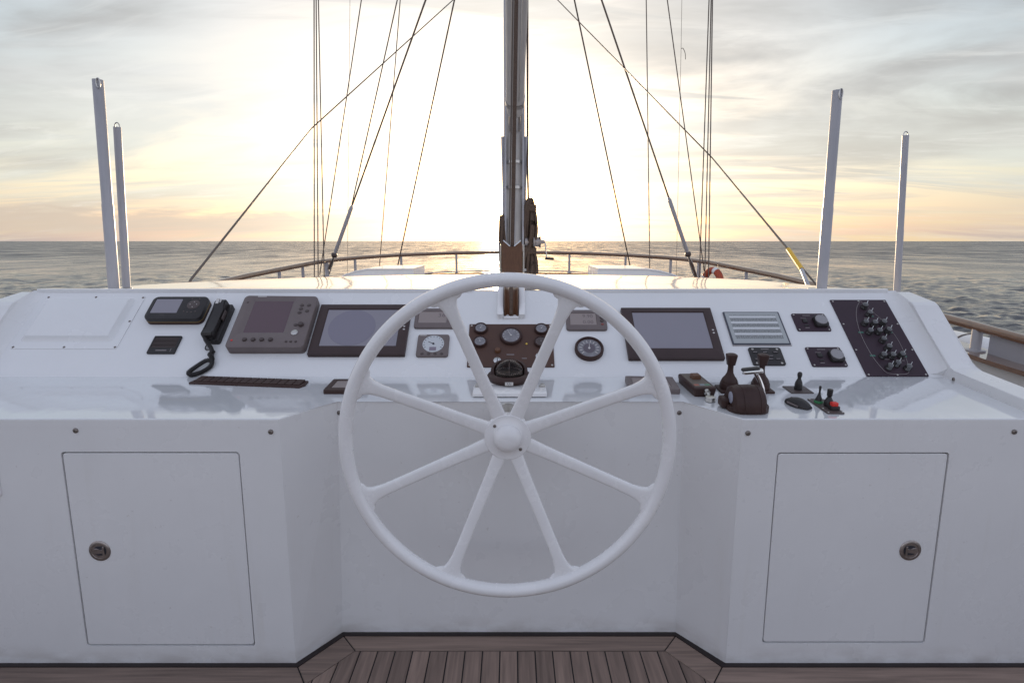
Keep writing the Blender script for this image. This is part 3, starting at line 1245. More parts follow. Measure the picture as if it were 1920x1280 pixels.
for s in (-1, 1):
    bm = B()
    tube(bm, [(0.03 + s * 0.135, 7.92, 1.6), (0.03 + s * 0.135, 7.92, 2.30), (0.03 + s * 0.15, 7.86, 2.95)], 0.022, 8)
    wpart('goose_neck_strut', bm, POLEM, mast, smooth=True)

t = thing('mast_winch', 'drum winch with a crank handle on the right of the mast', 'winch', (0.2, 7.85, 1.62))
Mw = Matrix.Translation((0.17, 7.80, 1.62)) @ Matrix.Rotation(math.pi / 2, 4, 'Y')
bm = B()
lathe(bm, [(0.055, 0.0), (0.06, 0.03), (0.035, 0.06), (0.033, 0.10), (0.075, 0.11), (0.075, 0.125), (0.062, 0.14), (0.062, 0.18), (0.074, 0.195), (0.074, 0.205), (0.03, 0.21), (0.02, 0.26)], 20, Mw)
wpart('drum', bm, LATCHM, t, smooth=True)
bm = B()
tube(bm, [(0.42, 7.80, 1.62), (0.435, 7.79, 1.60), (0.455, 7.78, 1.42)], 0.009, 8)
wpart('crank_arm', bm, STEEL, t, smooth=True)
bm = B()
tube(bm, [(0.435, 7.78, 1.405), (0.55, 7.78, 1.40)], 0.016, 8)
wpart('grip', bm, BLACK, t, smooth=True)


def coil(name, label, cx, cy, z0, z1, w, loops_n, seed, r=0.014):
    rg = random.Random(seed)
    tt = thing(name, label, 'rope', (cx, cy, z0))
    bm = B()
    for i in range(loops_n):
        ww = w * rg.uniform(0.15, 1.1)
        ox, oy = rg.uniform(-0.02, 0.02), rg.uniform(-0.05, 0.05)
        zt, zb = z1 + rg.uniform(-0.04, 0.03), z0 + rg.uniform(-0.06, 0.08)
        pp = []
        for k in range(28):
            a = 2 * math.pi * k / 28
            x = math.cos(a)
            z = math.sin(a)
            pp.append((cx + ox + ww * x * (0.75 + 0.25 * -z), cy + oy + 0.03 * math.sin(2 * a), (zt + zb) / 2 + (zt - zb) / 2 * z))
        tube(bm, pp, r, 7, closed=True)
    wpart('coil', bm, ROPE, tt, smooth=True)
    bm = B()
    for zz in (0.02, 0.045, 0.07):
        a = [(cx + w * 0.8 * math.cos(q), cy + 0.07 * math.sin(q), z1 - 0.14 + zz) for q in np.linspace(0, 6.283, 20, endpoint=False)]
        tube(bm, a, r, 7, closed=True)
    wpart('wrap', bm, ROPE, tt, smooth=True)
    return tt


coil('rope_coil', 'large dark rope coil hung on the right side of the mast', 0.235, 7.82, 1.55, 2.15, 0.085, 20, 1, 0.018)
coil('rope_coil', 'dark rope bundle below the winch at the right of the mast foot', 0.225, 7.85, 1.08, 1.60, 0.105, 20, 2, 0.018)
coil('rope_coil', 'slim dark rope coil hung on the left side of the mast', -0.13, 7.82, 1.15, 1.95, 0.035, 8, 3, 0.013)
bm = B()
tube(bm, [(0.215, 7.85, 2.1), (0.20, 7.86, 2.6), (0.20, 7.88, 3.05), (0.12, 7.9, 17)], 0.013, 8)
tag(obj('halyard', bm, ROPE, smooth=True), 'dark halyard running up the right side of the mast', 'rope')

boom = thing('boom', 'white boom seen from below, rising from the mast over the helm', 'boom', (0.03, 7.55, 3.1))
A, Bv = Vector((0.034, 7.55, 3.18)), Vector((0.062, 3.4, 5.02))
ax = (Bv - A).normalized()
sx = Vector((1, 0, 0))
upv = sx.cross(ax).normalized()
if upv.z < 0:
    upv = -upv


def boom_ring(c, w, h):
    out = []
    for k in range(20):
        a = 2 * math.pi * k / 20
        ca, sa = math.cos(a), math.sin(a)
        e = 0.62
        out.append(c + sx * (w / 2 * math.copysign(abs(ca) ** e, ca)) + upv * (h / 2 * math.copysign(abs(sa) ** e, sa)))
    return out


bm = B()
loops(bm, [boom_ring(A + ax * -0.02, 0.10, 0.14), boom_ring(A + ax * 0.10, 0.19, 0.26), boom_ring(A + ax * 0.22, 0.215, 0.28), boom_ring(Bv, 0.215, 0.28)])
wpart('spar', bm, MASTM, boom, smooth=True)
bm = B()
rr = []
for k, q in ((0.26, 0.222), (0.26, 0.236), (0.31, 0.236), (0.31, 0.222)):
    rr.append(boom_ring(A + ax * k, q, q * 1.3))
loops(bm, rr, False, False)
wpart('collar', bm, STEEL, boom)
bm = B()
for s in (-1, 1):
    p = A + ax * 0.0 + sx * 0.055 * s
    tube(bm, [p - upv * 0.05, p - upv * 0.05 - ax * 0.30], 0.018, 8)
wpart('gooseneck', bm, STEEL, boom)
for s in (-1, 1):
    bm = B()
    c = A + ax * 2.35 - upv * 0.135 + sx * 0.055 * s
    lathe(bm, [(0.022, -0.012), (0.022, 0.012)], 14, Matrix.Translation(c) @ Matrix.Rotation(math.pi / 2, 4, 'Y'))
    wpart('fairlead', bm, STEEL, boom)
bm = B()
for s in (-0.045, 0.045):
    p0, p1 = A + ax * 0.4 - upv * 0.141 + sx * s, A + ax * 3.6 - upv * 0.141 + sx * s
    tube(bm, [p0, p1], 0.006, 6)
wpart('sail_track', bm, STEEL, boom)

# tackle: rope from the roof block up to the boom
bm = B()
tube(bm, [(0.002, 3.30, 1.60), (0.012, 3.40, 2.2), (0.052, 3.72, 4.72)], [0.0115, 0.012, 0.013], 10)
tag(obj('tackle_rope', bm, ROPE, smooth=True), 'thick brown rope running straight up from the block in front of the mast', 'rope')
bm = B()
tube(bm, [(-0.016, 3.315, 1.60), (-0.006, 3.42, 2.2), (0.030, 3.75, 4.72)], 0.0045, 8)
tag(obj('tackle_rope', bm, LINEM, smooth=True), 'thin line running beside the thick brown rope in front of the mast', 'rope')

t = thing('pulley_block', 'brown pulley block with pointed cheeks standing on the coachroof below the mast', 'pulley', (0.0, 3.3, 1.39))
bm = B()
prof = [(-0.055, 1.395), (0.055, 1.395), (0.057, 1.60), (0.050, 1.628), (0.012, 1.600), (-0.012, 1.600), (-0.048, 1.632), (-0.057, 1.60)]
loops(bm, [[(x, 3.27, z) for x, z in prof], [(x, 3.275, z) for x, z in prof], [(x, 3.335, z) for x, z in prof]])
wpart('block_body', bm, ORANGEB, t)
for s in (-1, 1):
    bm = B()
    box(bm, s * 0.064 - 0.0045, s * 0.064 + 0.0045, 3.285, 3.325, 1.385, 1.612, 0.002, 1)
    wpart('cheek_plate', bm, STEEL, t)
    bm = B()
    tube(bm, [(s * 0.048, 3.27, 1.634), (s * 0.012, 3.27, 1.603)], 0.0035, 6)
    wpart('rope_guard', bm, CHROME, t)
bm = B()
lathe(bm, [(0.007, -0.08), (0.007, 0.08)], 10, Matrix.Translation((0, 3.31, 1.47)) @ Matrix.Rotation(math.pi / 2, 4, 'Y'))
wpart('axle', bm, STEEL, t)

# fairlead sheaves let into the top of the dash
root = thing('sheave_fairlead', 'brown double sheave between white cheeks let into the top of the dash', 'pulley', on_dash(-0.004, 0.46), DROT)
for s in (-1, 1):
    bm = B()
    slab(bm, s * 0.0525, 0.005, 0.031, 0.215, 0.008, -0.01, 0.030, 0.006)
    obj('cheek_block', bm, PAINT, root, smooth=True)
    bm = B()
    Mx = Matrix.Translation((s * 0.0175, 0.010, -0.035)) @ Matrix.Rotation(math.pi / 2, 4, 'Y')
    lathe(bm, [(0.02, -0.017), (0.100, -0.017), (0.105, -0.014), (0.094, -0.004), (0.092, 0.0), (0.094, 0.004), (0.105, 0.014), (0.100, 0.017), (0.02, 0.017)], 40, Mx)
    obj('sheave', bm, ORANGEB, root, smooth=True)
bm = B()
slab(bm, 0, -0.101, 0.074, 0.012, 0.005, -0.005, 0.012, 0.003)
obj('foot_stop', bm, PAINT, root, smooth=True)
bm = B()
tube(bm, [(0, 0.10, 0.055), (0, 0.04, 0.068), (0, -0.03, 0.062), (0, -0.085, 0.012)], 0.009, 8)
obj('rope_strand', bm, ROPE, root, smooth=True)

# ------------------------------------------------------------------ standing rigging (world coordinates of each end)
def stay(label, pts, r, material=WIRE, name='stay_wire', group=None, fittings=None):
    if fittings:
        tt = thing(name, label, 'wire rope', pts[0], group=group)
        bm = B()
        tube(bm, pts, r, 8)
        wpart('wire', bm, material, tt, smooth=True)
        a, b = Vector(pts[0]), Vector(pts[1])
        d = (b - a).normalized()
        bm = B()
        tube(bm, [a + d * fittings[0], a + d * (fittings[0] + 0.05), a + d * (fittings[1] - 0.05), a + d * fittings[1]], [r * 1.2, r * 2.4, r * 2.4, r * 1.1], 10)
        wpart('turnbuckle', bm, POLEM, tt, smooth=True)
        bm = B()
        lathe(bm, [(0.02, -0.045), (0.042, -0.03), (0.042, 0.03), (0.02, 0.045)], 12, Matrix.Translation(a + d * (fittings[0] - 0.02)) @ Matrix.Rotation(math.pi / 2, 4, 'Y'))
        wpart('toggle', bm, GREYD, tt, smooth=True)
        bm = B()
        for s in (-1, 1):
            tube(bm, [a + d * (fittings[0] - 0.03), a + d * (fittings[0] - 0.18) + Vector((0.022 * s, 0, 0)), a + d * -0.35 + Vector((0.03 * s, 0, 0))], 0.011, 6)
        wpart('fork', bm, STEEL, tt, smooth=True)
        return tt
    bm = B()
    tube(bm, pts, r, 8)
    return tag(obj(name, bm, material, smooth=True), label, 'wire rope', group)


G1, G2 = 'port rigging', 'starboard rigging'
stay('heavy shroud left of the mast with a grey turnbuckle above the rail', [(-2.97, 9.6, 1.18), (0.03, 8.0, 7.32)], 0.0125, fittings=(0.28, 1.15), name='shroud', group=G1)
stay('heavy shroud right of the mast with a grey turnbuckle above the rail', [(2.90, 9.3, 1.07), (0.03, 8.0, 7.40)], 0.0125, fittings=(0.42, 1.35), name='shroud', group=G2)
stay('slim stay joining the left heavy shroud at the head of its turnbuckle', [(-2.53, 9.5, 2.20), (0.03, 8.0, 10.0)], 0.009, group=G1)
stay('stay nearest the mast on the left, leaning in to the top', [(-2.23, 11.2, 0.95), (-2.17, 11.2, 1.15), (0.03, 8.0, 7.66)], 0.0115, group=G1)
stay('steep thin stay between the left shroud and the innermost left stay', [(-2.63, 11.6, 0.9), (0.03, 8.0, 16.94)], 0.0085, group=G1)
stay('thin stay rising from the three left parallel lines, leaning inwards', [(-3.06, 9.38, 1.1), (0.03, 8.0, 13.89)], 0.008, group=G1)
stay('leftmost of the three parallel vertical lines left of the mast', [(-2.90, 8.6, 0.85), (-2.0, 8.6, 17)], 0.0085, LINEM, 'runner_line', G1)
stay('middle one of the three parallel vertical lines left of the mast', [(-2.94, 8.9, 0.85), (-2.16, 8.9, 17)], 0.0085, LINEM, 'runner_line', G1)
stay('rightmost of the three parallel vertical lines left of the mast', [(-2.94, 9.2, 0.85), (-2.41, 9.2, 17)], 0.0085, LINEM, 'runner_line', G1)
stay('faintest vertical line left of the mast, thin as a thread', [(-2.88, 10.3, 1.0), (-1.97, 10.3, 17)], 0.003, LINEM, 'flag_line', G1)
stay('stay nearest the mast on the right, leaning in to the top', [(2.30, 11.35, 0.95), (2.26, 11.3, 1.15), (0.03, 8.0, 7.70)], 0.0115, group=G2)
stay('thin stay rising from the three right parallel lines, leaning inwards', [(3.06, 9.36, 1.1), (0.03, 8.0, 14.63)], 0.008, group=G2)
stay('rightmost of the three parallel vertical lines right of the mast', [(2.93, 9.2, 0.85), (2.63, 9.2, 17)], 0.0085, LINEM, 'runner_line', G2)
stay('middle one of the three parallel vertical lines right of the mast', [(2.92, 8.9, 0.85), (2.40, 8.9, 17)], 0.0085, LINEM, 'runner_line', G2)
stay('leftmost of the three parallel vertical lines right of the mast', [(2.88, 8.6, 0.85), (2.20, 8.6, 17)], 0.0085, LINEM, 'runner_line', G2)
stay('nearly vertical thin stay between the two right shrouds', [(2.53, 10.8, 0.95), (1.68, 10.8, 17)], 0.009, group=G2)
t = thing('flag_line', 'faintest vertical line right of the mast, with a loose tail high up', 'line', (2.76, 9.9, 1.0), group=G2)
bm = B()
tube(bm, [(2.76, 9.9, 1.0), (2.668, 9.9, 4.59), (2.28, 9.9, 17)], 0.003, 6)
wpart('line', bm, LINEM, t)
bm = B()
tube(bm, smooth_path([(2.668, 9.9, 4.62), (2.70, 9.9, 4.62), (2.735, 9.9, 4.55), (2.745, 9.9, 4.46)]), 0.005, 6)
wpart('loose_tail', bm, LINEM, t)
stay('long diagonal line on the left, kinked at the parallel lines and led down aft', [(-2.88, 5.0, 1.05), (-2.836, 5.2, 1.296), (-2.80, 8.6, 3.19), (-0.766, 8.3, 4.732), (0.0, 8.1, 5.40)], [0.011, 0.011, 0.009, 0.006, 0.006], name='diagonal_stay', group=G1)
t = thing('diagonal_stay', 'long diagonal line on the right, ending in a yellow sleeve and white rod', 'wire rope', (2.44, 4.85, 1.2), group=G2)
bm = B()
tube(bm, [(2.606, 5.6, 1.551), (2.831, 8.6, 2.781), (0.592, 8.3, 4.732), (0.03, 8.1, 5.25)], [0.010, 0.009, 0.006, 0.006], 8)
wpart('wire', bm, WIRE, t, smooth=True)
bm = B()
tube(bm, [(2.606, 5.6, 1.551), (2.551, 5.2, 1.385)], 0.022, 12)
wpart('sleeve', bm, YELLOW, t, smooth=True)
bm = B()
tube(bm, [(2.553, 5.21, 1.388), (2.455, 4.86, 1.255), (2.42, 4.75, 1.05)], 0.017, 10)
wpart('rod', bm, POLEM, t, smooth=True)
bm = B()
tube(bm, [(2.56, 5.22, 1.40), (2.68, 5.15, 1.24), (2.75, 5.1, 1.05)], 0.008, 8)
wpart('tail_wire', bm, WIRE, t, smooth=True)


# ------------------------------------------------------------------ awning poles
def pole(label, foot, head, r, top, plate):
    tt = thing('awning_pole', label, 'pole', foot, group='white awning poles on the coachroof')
    f, h = Vector(foot), Vector(head)
    d = (h - f).normalized()
    bm = B()
    mid = f.lerp(h, 0.42)
    tube(bm, [f - d * (0.0 if plate else 0.35), mid, mid + d * 0.01, h], [r * 1.06, r * 1.06, r, r], 20)
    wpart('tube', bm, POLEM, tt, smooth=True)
    if plate:
        bm = B()
        lathe(bm, [(plate, 0.0), (plate, 0.004), (plate - 0.003, 0.006), (r, 0.006)], 28, Matrix.Translation((f.x, f.y, f.z + 0.001)), cap=False)
        wpart('base_plate', bm, STEEL, tt, smooth=True)
    bm = B()
    if top == 'eye':
        cp = [h + Vector((r * 0.72 * math.cos(a), 0, max(0, math.sin(a)) * r * 1.25 + 0.0)) for a in np.linspace(0, math.pi, 14)]
        tube(bm, cp, r * 0.16, 8)
    else:
        cp = [h + Vector((top * r * 0.75 + r * 0.38 * math.cos(a), -r * 1.02, -0.022 + math.sin(a) * 0.024)) for a in np.linspace(0, 2 * math.pi, 18, endpoint=False)]
        tube(bm, cp, r * 0.13, 8, closed=True)
    wpart('eye', bm, STEEL, tt, smooth=True)
    return tt


def rz(x, y):
    return roof_z(x, y)


pole('tall thick pole at the left end of the coachroof', (-2.203, 3.25, rz(-2.203, 3.25)), (-2.163, 3.25, 2.459), 0.0265, 0.9, 0.085)
pole('short thin pole with an eye on top beside the tall left pole', (-2.218, 3.38, rz(-2.218, 3.38)), (-2.172, 3.38, 2.247), 0.0195, 'eye', 0.03)
pole('tall thick pole at the right end of the coachroof', (1.634, 3.10, rz(1.634, 3.10)), (1.626, 3.10, 2.371), 0.0245, 0.3, 0.068)
pole('thin pole with an eye on top, rightmost of the four poles', (2.166, 3.30, 1.322), (2.119, 3.30, 2.19), 0.0165, 'eye', 0)

# ------------------------------------------------------------------ steering wheel
WC = Vector((-0.015, 1.88, 0.967))
wheel = thing('steering_wheel', 'large white eight-spoked steering wheel in front of the console', 'steering wheel', WC, FROT)
bm = B()
RM, RT = 0.5420, 0.0232
tube(bm, [(RM * math.cos(a), RM * math.sin(a), 0) for a in np.linspace(0, 2 * math.pi, 128, endpoint=False)], RT, 20, closed=True)
obj('rim', bm, PAINT, wheel, smooth=True)
HZ = -0.045        # the hub sits behind the rim plane
bm = B()
lathe(bm, [(0.060, HZ - 0.04), (0.080, HZ - 0.036), (0.080, HZ - 0.003), (0.0775, HZ), (0.052, HZ + 0.0015), (0.0485, HZ + 0.004), (0.047, HZ + 0.012),
           (0.043, HZ + 0.022), (0.035, HZ + 0.030), (0.022, HZ + 0.035), (0.008, HZ + 0.0365), (0.001, HZ + 0.0365)], 48)
hub = obj('hub', bm, PAINT, wheel, smooth=True)
for a in (137, -43):
    screw(hub, (0.0605 * math.cos(R(a)), 0.0605 * math.sin(R(a)), HZ + 0.001), 0.0052, material=BRONZE)
bm = B()
lathe(bm, [(0.035, HZ - 0.34), (0.035, HZ - 0.03)], 20)
obj('shaft', bm, STEEL, wheel, smooth=True)


def spoke_mesh():
    """flat tapered bar flaring into the rim, along +x"""
    bm = B()
    st_ = [(0.060, 0.0260), (0.14, 0.0215), (0.28, 0.0200), (0.40, 0.0195), (0.455, 0.0205), (0.485, 0.0245), (0.505, 0.033), (0.520, 0.046), (0.530, 0.060)]
    rings = []
    for x, w in st_:
        z = HZ - 0.016 + (x - 0.06) / 0.47 * 0.058
        z -= 0.004 * math.sin((x - 0.06) / 0.47 * math.pi)
        h = 0.0115 if x < 0.5 else 0.0095
        ring = []
        for k in range(16):
            a = 2 * math.pi * k / 16
            c, s = math.cos(a), math.sin(a)
            ring.append((x - (0.012 * (abs(c) ** 2) if x > 0.51 else 0), w * math.copysign(abs(c) ** 0.55, c), z + h * math.copysign(abs(s) ** 0.55, s)))
        rings.append(ring)
    return loops(bm, rings)


sp = obj('spoke', spoke_mesh(), PAINT, wheel, rot=(0, 0, R(22.5)), smooth=True)
for k in range(1, 8):
    share('spoke', sp, wheel, (0, 0, 0), rot=(0, 0, R(22.5 + 45 * k)))


# ------------------------------------------------------------------ dash instruments
def dash_thing(name, label, cat, u0, u1, v0, v1, group=None):
    return thing(name, label, cat, on_dash((u0 + u1) / 2, (v0 + v1) / 2), DROT, group), u1 - u0, v1 - v0


def buttons(parent, spots, r, h, material, z, name='button', oval=1.0, n=12):
    src = None
    for (x, y) in spots:
        if src is None:
            bm = B()
            lathe(bm, [(r, 0), (r, h * 0.6), (r * 0.8, h), (r * 0.1, h * 1.05)], n, Matrix.Diagonal((oval, 1, 1, 1)))
            src = obj(name, bm, material, parent, loc=(x, y, z), smooth=True)
        else:
            share(name, src, parent, (x, y, z))


# small chart plotter
t, w, h = dash_thing('chart_plotter', 'small black chart plotter with screen and keypad at the left of the dash', 'plotter', -1.762, -1.488, 0.318, 0.470)
bm = B()
slab(bm, 0, 0, w, h, 0.028, 0.0, 0.016, 0.002)
obj('back_case', bm, BROWN, t, smooth=True)
bm = B()
slab(bm, 0, 0, w + 0.001, h + 0.001, 0.028, 0.0165, 0.019, 0.0005)
obj('gold_band', bm, mat('gold_band', (0.30, 0.19, 0.05), 0.4, metal=0.5), t, smooth=True)
bm = B()
bezel(bm, w, h, 0.028, 0.132, 0.096, 0.004, -0.052, 0.010, 0.0195, 0.042, 0.007, 0.002, 0.001)
obj('case', bm, BLACK, t, smooth=True)
bm = B()
slab(bm, -0.052, 0.010, 0.128, 0.092, 0.002, 0.0395, 0.0412, 0.0004)
obj('screen', bm, SCREEN, t)
bm = B()
lathe(bm, [(0.030, 0), (0.030, 0.001), (0.028, 0.0016), (0.002, 0.0016)], 24)
pad = obj('keypad', bm, GREYD, t, loc=(0.076, 0.018, 0.042), smooth=True)
buttons(pad, [(0, 0.016), (0, -0.016), (0.016, 0), (-0.016, 0)], 0.0032, 0.0015, INKL, 0.0015, 'arrow_key', n=3)
buttons(t, [(0.045, -0.028), (0.063, -0.032), (0.082, -0.032), (0.100, -0.028), (0.058, 0.056), (0.094, 0.056)], 0.0042, 0.0015, GREYD, 0.042)
text('print', '........', 0.014, INKM, t, (-0.055, -0.045, 0.0425))

# loudspeaker grille
t, w, h = dash_thing('speaker_grille', 'small square black loudspeaker grille with horizontal slats', 'speaker', -1.684, -1.556, 0.135, 0.240)
bm = B()
bezel(bm, w, h, 0.004, w - 0.014, 0.066, 0.002, 0, 0.012, 0.0, 0.010, 0.002, 0.006, 0.0005)
obj('frame', bm, BLACK, t, smooth=True)
bm = B()
box(bm, -(w - 0.016) / 2, (w - 0.016) / 2, -0.0022, 0.0022, 0.004, 0.0098, 0.0008, 1)
s0 = obj('slat', bm, GREYD, t, loc=(0, -0.016, 0))
for k in range(1, 8):
    share('slat', s0, t, (0, -0.016 + k * 0.0081, 0))
bm = B()
box(bm, -0.026, 0.024, -0.0395, -0.0345, 0.0099, 0.0105)
obj('name_strip', bm, INKM, t)
bm = B()
box(bm, 0.0415, 0.0435, -0.044, -0.026, 0.0099, 0.0105)
obj('side_mark', bm, INKM, t)

# radio handset with its coiled cord
t = thing('radio_handset', 'black radio telephone handset in its cradle with a coiled cord', 'handset', on_dash(-1.408, 0.310), (PHI, 0, 0))
bm = B()
slab(bm, 0.008, 0, 0.072, 0.232, 0.008, 0.0, 0.030, 0.003)
obj('cradle', bm, BLACK, t, smooth=True)
bm = B()
prof = [(-0.112, 0.020), (-0.112, 0.062), (-0.104, 0.070), (-0.06, 0.060), (0.05, 0.060), (0.092, 0.072), (0.112, 0.066), (0.116, 0.050), (0.116, 0.024), (0.086, 0.022), (0.076, 0.040), (-0.064, 0.040), (-0.076, 0.020)]
loops(bm, [[(-0.026, y, z) for y, z in prof], [(0.026, y, z) for y, z in prof]])
bmesh.ops.bevel(bm, geom=[e for e in bm.edges if abs(e.verts[0].co.x - e.verts[1].co.x) < 1e-5], offset=0.003, segments=2, affect='EDGES', clamp_overlap=True)
obj('receiver', bm, BLACK, t, smooth=True)
bm = B()
Mh = Matrix.Translation((-0.008, 0.098, 0.0715)) @ Matrix.Rotation(R(8), 4, 'X')
box(bm, -0.010, 0.004, -0.016, 0.014, -0.003, 0.002, M=Mh)
box(bm, 0.009, 0.014, -0.010, 0.010, -0.003, 0.002, M=Mh)
obj('white_label', bm, INKL, t)
bm = B()
box(bm, 0.0265, 0.034, 0.0, 0.06, 0.030, 0.052, 0.003, 2)
obj('hook_switch', bm, GREYD, t)
path = smooth_path([(-0.016, -0.105, 0.050), (0.006, -0.135, 0.034), (0.026, -0.163, 0.018), (0.034, -0.195, 0.014), (0.046, -0.222, 0.016), (0.022, -0.228, 0.020), (-0.020, -0.268, 0.016),
                    (-0.038, -0.290, 0.012), (-0.018, -0.302, 0.012), (0.022, -0.284, 0.012), (0.050, -0.248, 0.012), (0.046, -0.216, 0.028), (0.030, -0.195, 0.024), (0.034, -0.170, 0.012)], 10)
# turn the guide path into a helix
P = [Vector(p) for p in path]
L = [0.0]
for a, b in zip(P, P[1:]):
    L.append(L[-1] + (b - a).length)
tot_l = L[-1]
coilpts = []
NT = 84
for i in range(NT * 7 + 1):
    s = tot_l * i / (NT * 7)
    k = max(0, min(len(P) - 2, int(np.searchsorted(L, s) - 1)))
    f = (s - L[k]) / max(L[k + 1] - L[k], 1e-6)
    c = P[k].lerp(P[k + 1], f)
    tg = (P[k + 1] - P[k]).normalized()
    n1 = tg.cross(Vector((0, 0, 1))).normalized()
    n2 = tg.cross(n1)
    a = 2 * math.pi * i / 7
    coilpts.append(c + (n1 * math.cos(a) + n2 * math.sin(a)) * 0.0080)
bm = B()
tube(bm, coilpts, 0.0030, 5)
tube(bm, [p for p in path], 0.0045, 6)
obj('coiled_cord', bm, BLACK, t, smooth=True)
bm = B()
tube(bm, smooth_path([(-0.010, -0.105, 0.01), (-0.016, -0.140, 0.006), (-0.006, -0.152, 0.006), (0.018, -0.150, 0.008)]), 0.0028, 6)
obj('lead', bm, BLACK, t, smooth=True)

# grey radar set
t, w, h = dash_thing('radar_display', 'grey radar set with a dark screen and round knobs at the left of the dash', 'radar', -1.314, -0.952, 0.138, 0.468)
bm = B()
slab(bm, 0, 0, w, h, 0.022, 0.0, 0.014, 0.002)
obj('back_case', bm, GREYP, t, smooth=True)


def radar_ring(ins, z, bulge=0.012):
    out = []
    for x, y in rrect(0, 0, w - 2 * ins, h - 2 * ins, max(0.022 - ins, 0.002), 8):
        if y > h / 2 - 0.03 - ins:
            y += bulge * max(0, 1 - ((x + 0.03) / 0.17) ** 2)
        out.append((x, y, z))
    return out


def radar_in(ins, z):
    cx, cy, iw, ih = -0.031, 0.036, 0.226, 0.240
    return [(x, y, z) for x, y in rrect(cx, cy, iw - 2 * ins, ih - 2 * ins, 0.006, 8)]


bm = B()
loops(bm, [radar_ring(0, 0.017), radar_ring(0, 0.040), radar_ring(0.002, 0.044), radar_ring(0.007, 0.046), radar_in(0, 0.046), radar_in(0.020, 0.034)])
obj('case', bm, GREYP, t, smooth=True)
bm = B()
slab(bm, -0.031, 0.036, 0.190, 0.204, 0.004, 0.0335, 0.0352, 0.0005)
obj('screen', bm, SCREEND, t)
C0 = (-1.133, 0.303)
spots = [(-1.0305, 0.4194), (-0.9959, 0.4194), (-1.0304, 0.3957), (-0.9966, 0.3813), (-1.0311, 0.3705), (-1.0308, 0.2912)]
buttons(t, [(x - C0[0] + 0.012, y - C0[1] - 0.016) for x, y in spots], 0.0085, 0.004, GREYD, 0.0455, 'button', 1.2)
buttons(t, [(x - C0[0], y - C0[1] - 0.012) for x, y in [(-1.0384, 0.1848), (-1.0169, 0.1848), (-0.9941, 0.1848)]], 0.006, 0.004, GREYD, 0.0455, 'small_button')
buttons(t, [(x - C0[0], y - C0[1] - 0.014) for x, y in [(-1.2318, 0.198), (-1.192, 0.198), (-1.1527, 0.198), (-1.1117, 0.198)]], 0.0105, 0.009, GREYD, 0.0455, 'knob', n=18)
buttons(t, [(-0.9967 - C0[0] + 0.004, 0.2894 - C0[1] - 0.014)], 0.013, 0.014, GREYD, 0.0455, 'large_knob', n=20)
buttons(t, [(-1.0164 - C0[0] + 0.004, 0.2416 - C0[1] - 0.014)], 0.016, 0.006, STEEL, 0.0455, 'cursor_pad', n=24)
buttons(t, [(-1.2967 - C0[0] + 0.006, 0.1947 - C0[1] - 0.014)], 0.005, 0.003, RED, 0.0455, 'red_key')
buttons(t, [(-1.2963 - C0[0] + 0.01, 0.4434 - C0[1] - 0.02)], 0.006, 0.002, GREYD, 0.0455, 'light_sensor')
bm = B()
box(bm, -0.115, -0.072, 0.1575, 0.1625, 0.046, 0.0466)
obj('name_strip', bm, INKL, t)


# two large flat screens
def monitor(label, u0, u1, v0, v1, ix0, ix1, iy0, iy1, circle):
    tt, w, h = dash_thing('navigation_monitor', label, 'monitor', u0, u1, v0, v1, 'large navigation monitors on the dash')
    cu, cv = (u0 + u1) / 2, (v0 + v1) / 2
    icx, icy, iw, ih = (ix0 + ix1) / 2 - cu, (iy0 + iy1) / 2 - cv, ix1 - ix0, iy1 - iy0
    bm = B()
    bezel(bm, w, h, 0.004, iw, ih, 0.002, icx, icy, 0.0, 0.022, 0.003, 0.005, 0.004)
    obj('bezel', bm, BEZEL, tt, smooth=True)
    bm = B()
    slab(bm, icx, icy, iw - 0.010, ih - 0.010, 0.001, 0.0165, 0.0180, 0.0003)
    sc = obj('screen', bm, SCREEN, tt)
    if circle:
        bm = B()
        lathe(bm, [(ih * 0.47, 0.0), (ih * 0.47, 0.0006), (0.001, 0.0006)], 48)
        obj('radar_sweep', bm, SCREENC, sc, loc=(icx - 0.045, icy, 0.0181))
    buttons(tt, [(w / 2 - 0.020, 0.012), (w / 2 - 0.020, -0.006)], 0.0040, 0.002, INKL, 0.0215, 'button', 1.3)
    return tt


monitor('dark-framed monitor with a pale circle on its screen, left of the wheel', -0.938, -0.492, 0.118, 0.434, -0.899, -0.533, 0.166, 0.404, True)
monitor('dark-framed monitor with a plain grey screen, right of the wheel', 0.532, 0.970, 0.095, 0.412, 0.578, 0.933, 0.152, 0.385, False)

# small digital displays
t, w, h = dash_thing('digital_display', 'small brown digital display reading 36, above the square dial', 'display', -0.470, -0.272, 0.289, 0.416, 'small digital displays')
bm = B()
bezel(bm, w, h, 0.014, 0.142, 0.078, 0.003, -0.012, 0.004, 0, 0.014, 0.004, 0.003, 0.002)
obj('case', bm, GREYP, t, smooth=True)
bm = B()
slab(bm, -0.012, 0.004, 0.136, 0.072, 0.001, 0.0105, 0.0118, 0.0003)
sc = obj('lcd', bm, LCD, t)
text('digits', '36', 0.036, LCDINK, sc, (0.030, 0.016, 0.0121))
bm = B()
box(bm, -0.088, -0.055, 0.052, 0.056, 0.014, 0.0145)
obj('name_strip', bm, INKL, t)
buttons(t, [(0.082, 0.026), (0.082, 0.006), (0.082, -0.014), (0.082, -0.034)], 0.0075, 0.004, GREYD, 0.0138, 'button', 1.2)

